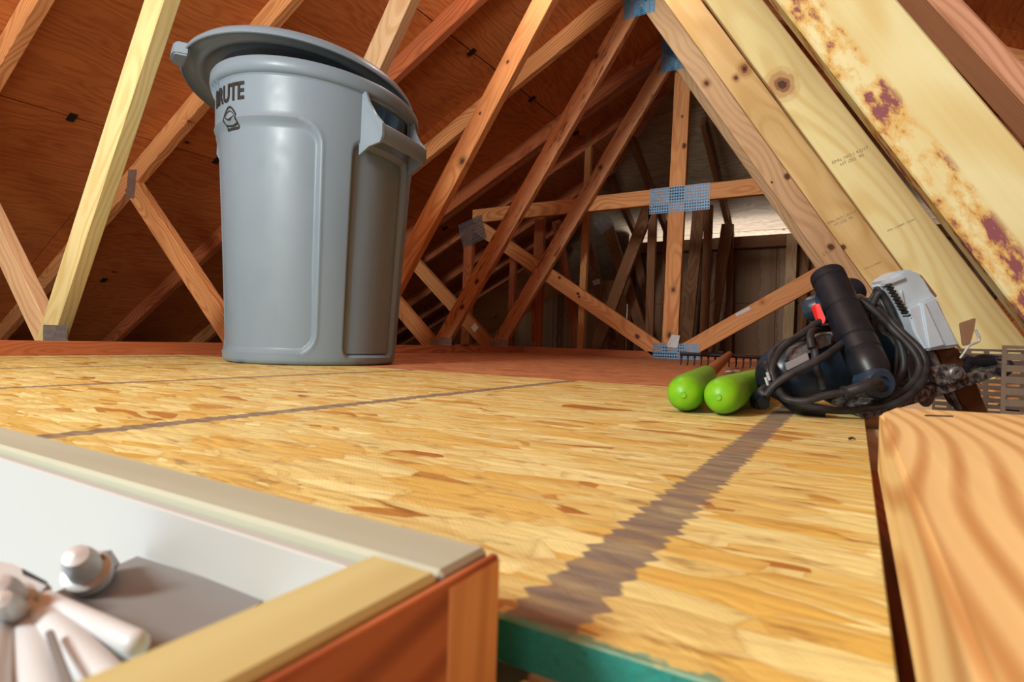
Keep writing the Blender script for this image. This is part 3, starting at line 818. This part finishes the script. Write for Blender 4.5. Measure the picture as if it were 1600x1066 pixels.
# floor, and an inner wall
k0 = len(v); v.append((CX, CY, CZ+.001)); f += [(i, k0, (i+1) % NA) for i in range(NA)]
body = link('can_body', mesh('can_body', v, f), M['can'], can); smooth_angle(body, 50)
def turned(name, prof, mat, parent, n=144, ang=40):
    me = lathe_me([(r, z) for r, z in prof], n, name, cap=False)
    return smooth_angle(link(name, me, mat, parent, mw=frame((CX, CY, CZ), (0, 0, 1), z=(1, 0, 0))), ang)
lp = [(.2485, .675), (.2475, .664)]+[(.2475-.0007*q, .664-.0075*q) for q in range(1, 9)]+[(.24, .55), (.215, .03), (.001, .02)]
v = []; f = []
for r, z in lp:
    for i in range(144):
        d = can_dir(R(2.5*i-98)); v.append((CX+d.x*r, CY+d.y*r, CZ+z))
for q in range(len(lp)-1):
    for i in range(144):
        if hole(2.5*(i+.5)-98, lp[q][1]) or hole(2.5*(i+.5)-98, lp[q+1][1]): continue
        f.append((q*144+i, q*144+(i+1) % 144, (q+1)*144+(i+1) % 144, (q+1)*144+i))
smooth_angle(link('can_lining', mesh('can_lining', v, f), M['can'], can), 50)
turned('rim', [(.2565, .668), (.2585, .672), (.2645, .674), (.2690, .679), (.2705, .688), (.2695, .702), (.2665, .707), (.256, .707), (.250, .70), (.2475, .68), (.2485, .668), (.2565, .668)], M['can'], can)
bm = bmesh.new()
for i in range(60):
    a = 6*i-96; am = (a+98) % 180-98
    if -64 < am < 74: continue
    d = can_dir(R(a)); s_ = Vector((0, 0, 1)).cross(d)*.0011
    o_ = Vector((CX, CY, CZ))
    P = [o_+d*.2545+Vector((0, 0, .652)), o_+d*.2550+Vector((0, 0, .675)), o_+d*.2675+Vector((0, 0, .677)), o_+d*.2640+Vector((0, 0, .668))]
    A = [bm.verts.new(p-s_) for p in P]; B = [bm.verts.new(p+s_) for p in P]
    bm.faces.new(A); bm.faces.new(B[::-1])
    for q in range(4): bm.faces.new((A[q], B[q], B[(q+1) % 4], A[(q+1) % 4]))
bmesh.ops.recalc_face_normals(bm, faces=bm.faces)
tag(link('rim_ribs', bm_mesh(bm, 'rim_ribs'), M['can'], can), kind='stuff')
# handles
def handle(c0):
    hd = link('handle', bm_handle(c0), M['can'], can); smooth_angle(hd, 40)
def bm_handle(c0):
    bm = bmesh.new(); o_ = Vector((CX, CY, CZ)); a0, a1 = c0-16.5, c0+16.5
    def pt(a, r, z): return o_+can_dir(R(a))*r+Vector((0, 0, z))
    sec = [(.296, .592), (.300, .598), (.306, .598), (.3105, .592), (.3105, .566), (.306, .556), (.299, .553), (.295, .558)]
    N = 16; rings = []
    for i in range(N+1):
        a = a0+(a1-a0)*i/N; flat_ = math.cos(R(a0-c0))/math.cos(R(a-c0))*.5+.5
        rings.append([bm.verts.new(pt(a, r*flat_, z)) for r, z in sec])
    for i in range(N):
        for q in range(8): bm.faces.new((rings[i][q], rings[i+1][q], rings[i+1][(q+1) % 8], rings[i][(q+1) % 8]))
    bm.faces.new(rings[0]); bm.faces.new(rings[-1][::-1])
    for a, sg in ((a0-.6, -1), (a1-.6, 1)):
        P = [(.252, .668, 5.5), (.268, .676, 4.5), (.276, .650, 3.5), (.294, .612, 1), (.3105, .597, 0), (.3115, .566, 0), (.302, .551, 0), (.278, .540, 3), (.250, .520, 5.5)]
        A = [bm.verts.new(pt(a+sg*w_, r, z)) for r, z, w_ in P]; B = [bm.verts.new(pt(a+sg*w_+1.2, r, z)) for r, z, w_ in P]
        for m_ in range(1, 8):
            bm.faces.new((A[0], A[m_], A[m_+1])); bm.faces.new((B[0], B[m_+1], B[m_]))
        for q in range(9): bm.faces.new((A[q], B[q], B[(q+1) % 9], A[(q+1) % 9]))
    bmesh.ops.recalc_face_normals(bm, faces=bm.faces)
    return bm_mesh(bm, 'handle')
handle(44.5); handle(224.5)
def wrap_text(name, body_, size, az, z, mat, parent, spacing=1., bold=.0, xs=1., surf=None):
    cu = bpy.data.curves.new(name, 'FONT'); cu.body = body_; cu.size = size; cu.align_x = 'CENTER'; cu.align_y = 'CENTER'
    cu.extrude = .0004; cu.offset = bold; cu.space_character = spacing; cu.resolution_u = 3
    tmp = bpy.data.objects.new(name+'_tmp', cu); COL.objects.link(tmp)
    bpy.context.view_layer.update()
    me = bpy.data.meshes.new_from_object(tmp.evaluated_get(bpy.context.evaluated_depsgraph_get()))
    bpy.data.objects.remove(tmp); me.name = name
    bm = bmesh.new(); bm.from_mesh(me); bmesh.ops.subdivide_edges(bm, edges=[e for e in bm.edges if e.calc_length() > .01], cuts=2); bm.to_mesh(me); bm.free()
    me.materials.clear()
    return me
def on_can(me, az, z, xs=1.):
    for q in me.vertices:
        a = az+math.degrees(q.co.x*xs/.2565); zz = z+q.co.y
        d = can_dir(R(a)); r = can_r(a, zz)+.0016+q.co.z
        q.co = Vector((CX+d.x*r, CY+d.y*r, CZ+zz))
LA = -60.
me = wrap_text('lettering', 'BRUTE', .055, 0, 0, None, None, 1.0, .0014)
on_can(me, LA+3.5, .632, .84); link('lettering', me, M['ink'], can)
# oval emblem: arc, arc and bars
bm = bmesh.new()
def strip(pts, w_):
    pr = None
    for i, (x, y) in enumerate(pts):
        x2, y2 = pts[min(i+1, len(pts)-1)]; x1, y1 = pts[max(i-1, 0)]; d = Vector((x2-x1, y2-y1)).normalized(); n = Vector((-d.y, d.x))*w_/2
        c = (bm.verts.new((x+n.x, y+n.y, 0)), bm.verts.new((x-n.x, y-n.y, 0)))
        if pr: bm.faces.new((pr[0], pr[1], c[1], c[0]))
        pr = c
strip([(-.040+.08*i/14, .006+.019*math.sin(math.pi*i/14)) for i in range(15)], .005)
strip([(-.030+.06*i/12, .004-.008*math.sin(math.pi*i/12)) for i in range(13)], .003)
strip([(-.030+.06*i/12, .006+.010*math.sin(math.pi*i/12)) for i in range(13)], .0025)
strip([(-.040, .007-.029*i/10) for i in range(11)], .006); strip([(.040, .007-.029*i/10) for i in range(11)], .006)
strip([(-.040+.08*i/8, -.012-.003*math.sin(math.pi*i/8)) for i in range(9)], .0035)
strip([(-.040+.08*i/8, -.0215) for i in range(9)], .006)
me = bm_mesh(bm, 'emblem'); on_can(me, LA+7, .5765, .62); link('emblem', me, M['ink'], can)

# the tall thin-walled can has gone slightly out of true towards its mouth
def warp(o, kz=.085):
    m_ = ABS[o.name]; inv = m_.inverted()
    for q in o.data.vertices:
        p = m_ @ q.co; h_ = max(0, p.z-DZ)/.7; lat = (p-Vector((CX, CY, 0))).dot(cr_)
        p.z -= kz*h_*h_*lat; q.co = inv @ p
for o in can.children: warp(o)

# lid, resting tilted on the rim
lid_c = Vector((-1.375, 1.116, .670)); lid_n = Vector((-.0134, .146, 1)).normalized()
lid = empty('lid', lid_c, 'domed grey plastic lid lying askew on top of the trash can', 'lid')
lx = can_dir(R(-90)); lx = (lx-lid_n*lx.dot(lid_n)).normalized()
prof = [(.0001, .026), (.12, .026), (.20, .020), (.235, .014), (.262, .008), (.285, -.001), (.300, -.010), (.3085, -.022), (.3120, -.034), (.3125, -.040), (.3095, -.041),
        (.3060, -.036), (.300, -.022), (.292, -.014), (.278, -.010), (.272, -.018), (.266, -.030), (.260, -.031), (.257, -.020), (.252, .000), (.20, .010), (.12, .019), (.0001, .020)]
prof = [(.0001, .026), (.12, .026), (.20, .020), (.235, .014), (.262, .008), (.285, -.001), (.300, -.010), (.3085, -.020), (.3120, -.030), (.3125, -.036), (.3095, -.037),
        (.3060, -.031), (.300, -.024), (.290, -.020), (.281, -.022), (.276, -.029), (.270, -.032), (.262, -.031), (.256, -.024), (.240, -.016), (.225, -.018), (.218, -.010), (.12, -.004), (.0001, -.002)]
prof = [(r, z+.024) for r, z in prof]
me = lathe_me(prof, 160, 'lid_shell', cap=False)
lb = link('lid_shell', me, M['can'], lid, mw=frame(lid_c, lid_n, z=lx)); smooth_angle(lb, 45)
ly = lid_n.cross(lx)
for sg in (1, -1):
    dd = (lx*math.cos(R(20))+tc*math.sin(R(20)))*sg
    dd = (dd-lid_n*dd.dot(lid_n)).normalized(); tt = lid_n.cross(dd)
    pts = []
    for (a, r_, zz) in ((-.042, .300, 0), (-.030, .328, 0), (-.020, .334, 0), (.020, .334, 0), (.030, .328, 0), (.042, .300, 0)):
        pts.append(lid_c+dd*r_+tt*a+lid_n*.004)
    prism('lid_grip', pts, lid_n*-.034, M['can'], lid, .004)

# ================================================================== RAKE AND SECOND TOOL
rk = empty('garden_rake', W(1128, 556, 2.18), 'bow rake with dark tines and green grip, left of the two grips', 'rake')
hA = W(1067, 620, .640); hB = W(1140, 554, 2.15)
hd = (hB-hA).normalized()
def grip_prof(): return [(.0001, 0), (.0030, .0), (.0036, .004), (.0085, .008), (.0135, .016), (.0175, .032), (.0202, .06), (.0210, .10), (.0205, .25), (.0190, .5), (.0172, .8), (.0165, .95), (.0150, .992), (.0001, 1)]
g1 = hA; g2 = hA+hd*.40
hA.z = DZ+.0212
lathe('grip', g1-hd*.0, g2, grip_prof(), M['green'], rk, 40)
lathe('shaft', g2-hd*.01, hB, [(.0125, 0), (.0125, .97), (.010, .99), (.0001, 1)], M['shaft'], rk, 24)
b0 = W(1062, 553, 2.24); b1 = W(1222, 560, 2.10)
lathe('rake_bar', b0, b1, [(.0001, 0), (.007, .001), (.007, .999), (.0001, 1)], M['rake'], rk, 8)
nT = 15
for i in range(nT):
    p = b0+(b1-b0)*((i+.25)/(nT-.5)); q = Vector((p.x, p.y, DZ+.001)); m_ = p+(q-p)*.35
    tube('tine', [p, p+Vector((0, .002, -.012)), m_, (m_+q)/2+Vector((.001, -.002, 0)), q+Vector((0, -.008, 0))], [.0046, .0022], M['rake'], rk, 6, 3)
tube('bow', [b0+(b1-b0)*.22, (b0+b1)/2+Vector((-.03, -.10, .012)), (b0+b1)/2+Vector((0, -.11, .014))], .004, M['rake'], rk, 6, 5)

sh = empty('long_handled_tool', W(1200, 590, .9), 'long-handled garden tool with bright green grip, right of two grips, passing behind the saw', 'garden tool')
sA = W(1122, 624, .620); sA.z = DZ+.0215; sB = W(1282, 556, 2.0)
sd = (sB-sA).normalized(); s2 = sA+sd*.38
lathe('grip', sA, s2, grip_prof(), M['green'], sh, 40)
lathe('shaft', s2-sd*.01, sB, [(.0140, 0), (.0140, .98), (.0001, 1)], M['shaft'], sh, 24)

# ================================================================== CIRCULAR SAW
saw = empty('circular_saw', W(1320, 640, .70), 'black and silver circular saw wrapped in its own cord, right of the green grips', 'power saw')
BACK = fw*.03
# main handle
hp0, hp1 = W(1291, 427, .735), W(1368, 596, .640)
lathe('main_handle', hp0, hp1, [(.0001, 0), (.016, .001), (.0195, .015), (.0202, .03), (.0202, .085), (.0190, .09), (.0190, .10), (.0200, .11), (.0202, .36), (.0194, .365), (.0194, .372), (.0203, .378), (.0206, .64), (.0196, .645), (.0196, .652), (.0206, .66), (.0206, .76), (.0198, .765), (.0198, .772), (.0205, .78), (.0203, .90), (.0175, .955), (.0165, .99), (.0001, 1)], M['black'], saw, 44, 30)
hd_ = (hp1-hp0).normalized(); sid = hd_.cross(fw).normalized()
c = W(1369, 598, .634)
lathe('cord_collar', c+fw*.016, c-fw*.010+Vector((0, 0, -.001)), [(.0001, 0), (.0172, .02), (.0172, .85), (.0145, 1.), (.009, 1.0), (.009, .85), (.0001, .85)], M['bluehouse'], saw, 32)
prism('trigger', [W(1273, 478, .700), W(1281, 474, .698), W(1291, 499, .690), W(1288, 507, .690), W(1282, 505, .692)], fw*.010, M['redp'], saw, .001)
lathe('side_knob', W(1256, 486, .74), W(1300, 476, .72), [(.0001, 0), (.011, .01), (.0150, .14), (.0165, .3), (.0165, .55), (.013, .7), (.011, 1), (.0001, 1)], M['bluehouse'], saw, 28)
lathe('side_knob', W(1318, 462, .80), W(1343, 450, .80), [(.0001, 0), (.014, .02), (.019, .25), (.019, .7), (.015, .95), (.0001, 1)], M['black'], saw, 28)
lathe('lock_ring', W(1335, 482, .77), W(1350, 476, .77), [(.0001, 0), (.016, .02), (.016, .9), (.0001, 1)], M['castdark'], saw, 24)
# motor
m0, m1 = W(1199, 588, .715), W(1352, 562, .765)
lathe('motor_housing', m0, m1, [(.0001, 0), (.020, .005), (.026, .03), (.033, .10), (.0385, .22), (.0405, .36), (.0405, .62), (.0425, .64), (.0425, .80), (.046, .84), (.046, 1.0), (.0001, 1)], M['bluehouse'], saw, 56, 25)
lathe('motor_cap', m0-(m1-m0)*.05, m0+(m1-m0)*.03, [(.0001, 0), (.012, .02), (.018, .4), (.021, 1), (.0001, 1)], M['black'], saw, 32)
prism('rating_label', [W(1228, 568, .668), W(1262, 552, .668), W(1265, 562, .667), W(1231, 579, .667)], fw*.004, flat('label_metal', (.45, .46, .50), .35, .5, .5), saw, .0004)
prism('worn_housing_edge', [W(1240, 545, .690), W(1285, 522, .700), W(1302, 521, .705), W(1300, 540, .700), W(1262, 552, .680), W(1234, 566, .680)], fw*.02, M['castdark'], saw, .002)
# gearbox behind the cords
prism('gear_housing', [W(1338, 478, .765), W(1372, 462, .765), W(1400, 500, .755), W(1428, 560, .745), W(1438, 612, .735), W(1400, 634, .725), W(1345, 634, .725), W(1325, 560, .75)], fw*.06, M['black'], saw, .004)
prism('gear_plate', [W(1366, 500, .752), W(1378, 492, .752), W(1402, 545, .742), W(1412, 600, .735), W(1398, 606, .735), W(1385, 560, .742)], fw*.008, flat('worn_grey_plate', (.24, .23, .22), .5, .5, .4, .3, 60), saw, .001)
prism('gear_rib', [W(1380, 522, .738), W(1392, 520, .738), W(1396, 545, .736), W(1402, 548, .735), W(1404, 575, .732), W(1392, 580, .732)], fw*.012, M['black'], saw, .001)
prism('inner_guard', [W(1352, 470, .74), W(1375, 458, .74), W(1402, 505, .73), W(1434, 568, .72), W(1418, 592, .72), W(1388, 540, .73)], fw*.006, M['castdark'], saw, .001)
# blade guard casting
GD = .70
guard = prism('blade_guard', [W(1382, 441, GD), W(1396, 428, GD), W(1414, 420, GD), W(1432, 422, GD), W(1444, 432, GD), W(1458, 455, GD), W(1464, 466, GD), W(1502, 541, GD-.01), W(1449, 549, GD-.012), W(1437, 531, GD-.01), W(1410, 484, GD-.004)], fw*.034, M['cast'], saw, .004)
prism('guard_step', [W(1383, 440, GD-.005), W(1414, 429, GD-.005), W(1416, 436, GD-.005), W(1386, 448, GD-.005)], fw*.012, M['cast'], saw, .0015)
prism('guard_boss', [W(1418, 480, GD-.014), W(1463, 463, GD-.010), W(1502, 541, GD-.020), W(1449, 549, GD-.022), W(1430, 520, GD-.018)], fw*.03, M['cast'], saw, .003)
prism('guard_ridge', [W(1440, 474, GD-.0155), W(1446, 471, GD-.0155), W(1478, 540, GD-.024), W(1452, 546, GD-.024)], fw*.01, M['cast'], saw, .0015)
prism('guard_fin', [W(1410, 452, GD-.004), W(1414, 472, GD-.006), W(1411, 484, GD-.008), W(1402, 468, GD-.006)], fw*.01, M['cast'], saw, .001)
prism('guard_window', [W(1426, 424, GD+.012), W(1441, 430, GD+.012), W(1466, 463, GD+.010), W(1458, 466, GD+.010), W(1448, 446, GD+.011)], fw*.02, M['clear'], saw, .001)
for i in range(17):
    t_ = i/16; p = W(1388+t_*51, 446+t_*84, GD-.008)
    box('guard_tooth', p, (.0022, .010, .0034), M['ink'], saw, 0, x=(rt*.85-up*.5), z=(rt*.5+up*.85))
# blade and lower guard
lathe('blade', W(1440, 572, .712), W(1440, 572, .712)+Vector((.0016, -.0006, .0002)), [(.0001, 0), (.050, 0), (.050, 1), (.0001, 1)], M['darksteel'], saw, 60)
prism('lower_guard', [W(1462, 548, .70), W(1496, 542, .70), W(1522, 585, .70), W(1547, 650, .70), W(1520, 650, .70), W(1500, 632, .70), W(1478, 592, .70)], fw*.022, M['brownguard'], saw, .002)
prism('guard_rail', [W(1450, 549, .694), W(1460, 548, .694), W(1484, 596, .694), W(1506, 640, .694), W(1500, 642, .694), W(1474, 600, .694)], fw*.01, M['castdark'], saw, .0012)
prism('guard_rail', [W(1437, 545, .698), W(1445, 549, .698), W(1468, 590, .698), W(1460, 592, .698)], fw*.008, flat('blued_steel', (.10, .16, .30), .3, .5, .7), saw, .001)
# shoe
prism('shoe', [W(1350, 650, .648), W(1400, 622, .655), W(1452, 603, .665), W(1520, 586, .675), W(1562, 572, .68), W(1577, 566, .68), W(1581, 573, .68), W(1572, 583, .68), W(1520, 602, .672), W(1455, 624, .660), W(1400, 640, .652), W(1356, 657, .648)], fw*.09+up*.012, M['dusty'], saw, .001)
prism('shoe_bracket', [W(1449, 575, .666), W(1470, 571, .666), W(1497, 569, .666), W(1508, 577, .666), W(1513, 590, .666), W(1490, 600, .660), W(1470, 604, .660), W(1460, 592, .662)], fw*.012, M['dusty'], saw, .0015)
c = W(1490, 583, .664); lathe('bracket_bolt', c, c-fw*.005, [(.0001, 0), (.0075, .02), (.0075, .7), (.006, 1), (.003, 1), (.003, .6), (.0001, .6)], M['castdark'], saw, 24)
tube('depth_lever', [W(1507, 577, .685), W(1530, 560, .70), W(1556, 561, .70), W(1574, 566, .685), W(1578, 576, .675), W(1566, 586, .672)], .0042, M['black'], saw, 10)
tube('depth_lever', [W(1511, 563, .69), W(1530, 566, .69), W(1552, 567, .69)], .0052, M['black'], saw, 10)
prism('bevel_clip', [W(1502, 505, .69), W(1526, 497, .69), W(1524, 512, .69), W(1517, 538, .69), W(1507, 541, .69)], fw*.005, M['clear'], saw, .001)
tube('clip_wire', [W(1524, 515, .69), W(1530, 532, .69), W(1515, 540, .69), W(1506, 552, .69), W(1500, 560, .69)], .0014, M['bolt'], saw, 8)
tube('rear_foot', [W(1205, 598, .70), W(1240, 632, .67), W(1290, 645, .655)], .008, M['black'], saw, 10)
# cord: several turns round the saw
CR = .0042
def cord(pts, nm='power_cord', r=CR): return tube(nm, [W(x, y, d) for x, y, d in pts], r, M['blacksoft'], saw, 12, 8)
cord([(1372, 598, .620), (1360, 600, .612), (1345, 606, .612), (1322, 613, .618)], 'cord_boot', .0062)
cord([(1322, 613, .618), (1290, 618, .622), (1255, 627, .628), (1226, 622, .64), (1212, 600, .66), (1206, 575, .67), (1222, 545, .68), (1256, 520, .69), (1290, 500, .70), (1340, 500, .74)])
cord([(1196, 618, .655), (1215, 598, .65), (1250, 577, .645), (1290, 556, .645), (1325, 530, .68)])
cord([(1196, 618, .655), (1189, 612, .66), (1196, 606, .665)], 'power_cord')
cord([(1208, 575, .685), (1203, 560, .70), (1222, 538, .71), (1262, 528, .70), (1272, 545, .665), (1276, 575, .66), (1286, 608, .66)])
cord([(1268, 545, .662), (1266, 525, .67), (1274, 516, .69), (1300, 512, .73)])
cord([(1205, 580, .68), (1216, 610, .665), (1246, 632, .655), (1300, 641, .645), (1345, 640, .64), (1385, 628, .635), (1420, 606, .65), (1437, 575, .66), (1424, 545, .67), (1395, 515, .69), (1375, 492, .70), (1352, 478, .72)])
cord([(1340, 640, .64), (1400, 630, .63), (1436, 604, .645), (1446, 574, .66), (1438, 548, .67), (1410, 520, .685), (1384, 495, .70), (1366, 478, .715), (1352, 470, .73)])
cord([(1330, 478, .72), (1345, 470, .71), (1368, 488, .70), (1398, 520, .69), (1412, 560, .68), (1406, 590, .675), (1385, 612, .665)])
cord([(1348, 505, .72), (1362, 478, .71), (1374, 458, .705), (1384, 470, .705), (1404, 510, .70)])
cord([(1352, 482, .72), (1364, 462, .72), (1373, 452, .715), (1395, 500, .71), (1402, 545, .70), (1398, 600, .68)], r=.0026)
prism('plug', [W(1180, 627, .66), W(1193, 607, .655), (W(1206, 613, .655)), W(1202, 640, .66), W(1184, 641, .665)], fw*.02, M['black'], saw, .002)
for dx in (0, 8): tube('plug_prong', [W(1200+dx*.3, 602-dx, .66), W(1196+dx*.3, 590-dx, .66)], .0018, M['bolt'], saw, 6, spline=False)
c0, c1 = W(1316, 617, .617), W(1319, 610, .617)
lathe('cord_collar', W(1317, 613.5, .618), W(1321, 612.5, .618), [(.0055, 0), (.0068, .1), (.0068, .9), (.0055, 1)], M['blacksoft'], saw, 16)

# ================================================================== SMALL THINGS
tag(tube('string', [onY(635, 548, 3.0)+Vector((0, 0, 0)), onY(655, 542, 2.9), onY(690, 542, 2.8), onY(710, 544, 2.75), onY(716, 556, 2.6)], .0022, M['yellow'], None, 6), 'thin yellow string lying over the edging strip right of the trash can', 'string')
tag(tube('string', [onY(610, 548, 2.4), onY(628, 540, 2.4), onY(631, 547, 2.3), onY(626, 556, 2.2)], .002, M['yellow'], None, 6), 'short curl of yellow string beside the foot of the trash can', 'string')
p = onZ(1143, 580, DZ+.004)
tag(link('paper_scrap', mesh('paper_scrap', [p+Vector(q) for q in ((-.018, -.02, -.003), (.02, -.015, -.002), (.022, .02, .004), (-.015, .025, -.002), (0, 0, .006))], [(0, 1, 4), (1, 2, 4), (2, 3, 4), (3, 0, 4)]), M['paper']), 'crumpled white paper scrap under the rake tines', 'paper')
p = onZ(1331, 686, DZ+.0012)
tag(tube('screw', [p+Vector((-.002, 0, 0)), p+Vector((.0005, .002, .0006)), p+Vector((.0025, .001, 0))], [.0012, .0006], M['ink'], None, 6), 'tiny dark screw lying on the deck in front of the saw', 'screw')
p = onZ(866, 1050, -.0885)
tag(lathe('plaster_crumb', p, p+Vector((.006, .002, .001)), [(.0001, 0), (.0022, .1), (.003, .4), (.0026, .8), (.0001, 1)], M['white'], None, 7), 'white plaster crumb on the joist below the teal deck edge', 'crumb')
# stamps on the right webs
def stamp(lines, px, py, Y, parent, hgt):
    a = onY(px, py, Y); b = onY(px+30, py-13, Y); d = (b-a); d.y = 0; d.normalize(); zz = Vector((-d.z, 0, d.x))
    for i, L in enumerate(lines):
        me = wrap_text('grade_stamp', L, hgt, 0, 0, None, None)
        m = frame(a-zz*hgt*1.15*i+Vector((0, -.0004, 0)), d, z=-Vector((0, 1, 0))) if False else Matrix((d, zz, Vector((0, -1, 0)))).transposed().to_4x4()
        m.translation = a-zz*hgt*1.15*i+Vector((0, -.0003, 0))
        for q in me.vertices: q.co.z *= .2
        link('grade_stamp', me, M['stampink'], parent, mw=m)
M['stampink'] = flat('stamp_ink', (.26, .20, .13), .8)
trs = [o for o in bpy.data.objects if o.name.startswith('roof_truss')]; trs.sort(key=lambda o: o.location.y)
stamp(['EPAL NO.1 KD17', 'HT (20)  90'], 1328, 243, TY[1], trs[1], .0092)
stamp(['EPAL LUMBER - S-DRY'], 1408, 352, TY[1], trs[1], .0052)
stamp(['EPAL NO.1 KD17', 'HT (20)  90'], 1315, 340, TY[2], trs[2], .0110)
stamp(['EPAL LUMBER'], 1364, 415, TY[2], trs[2], .0075)
stamp(['23 A'], 1293, 395, TY[3], trs[3], .02)
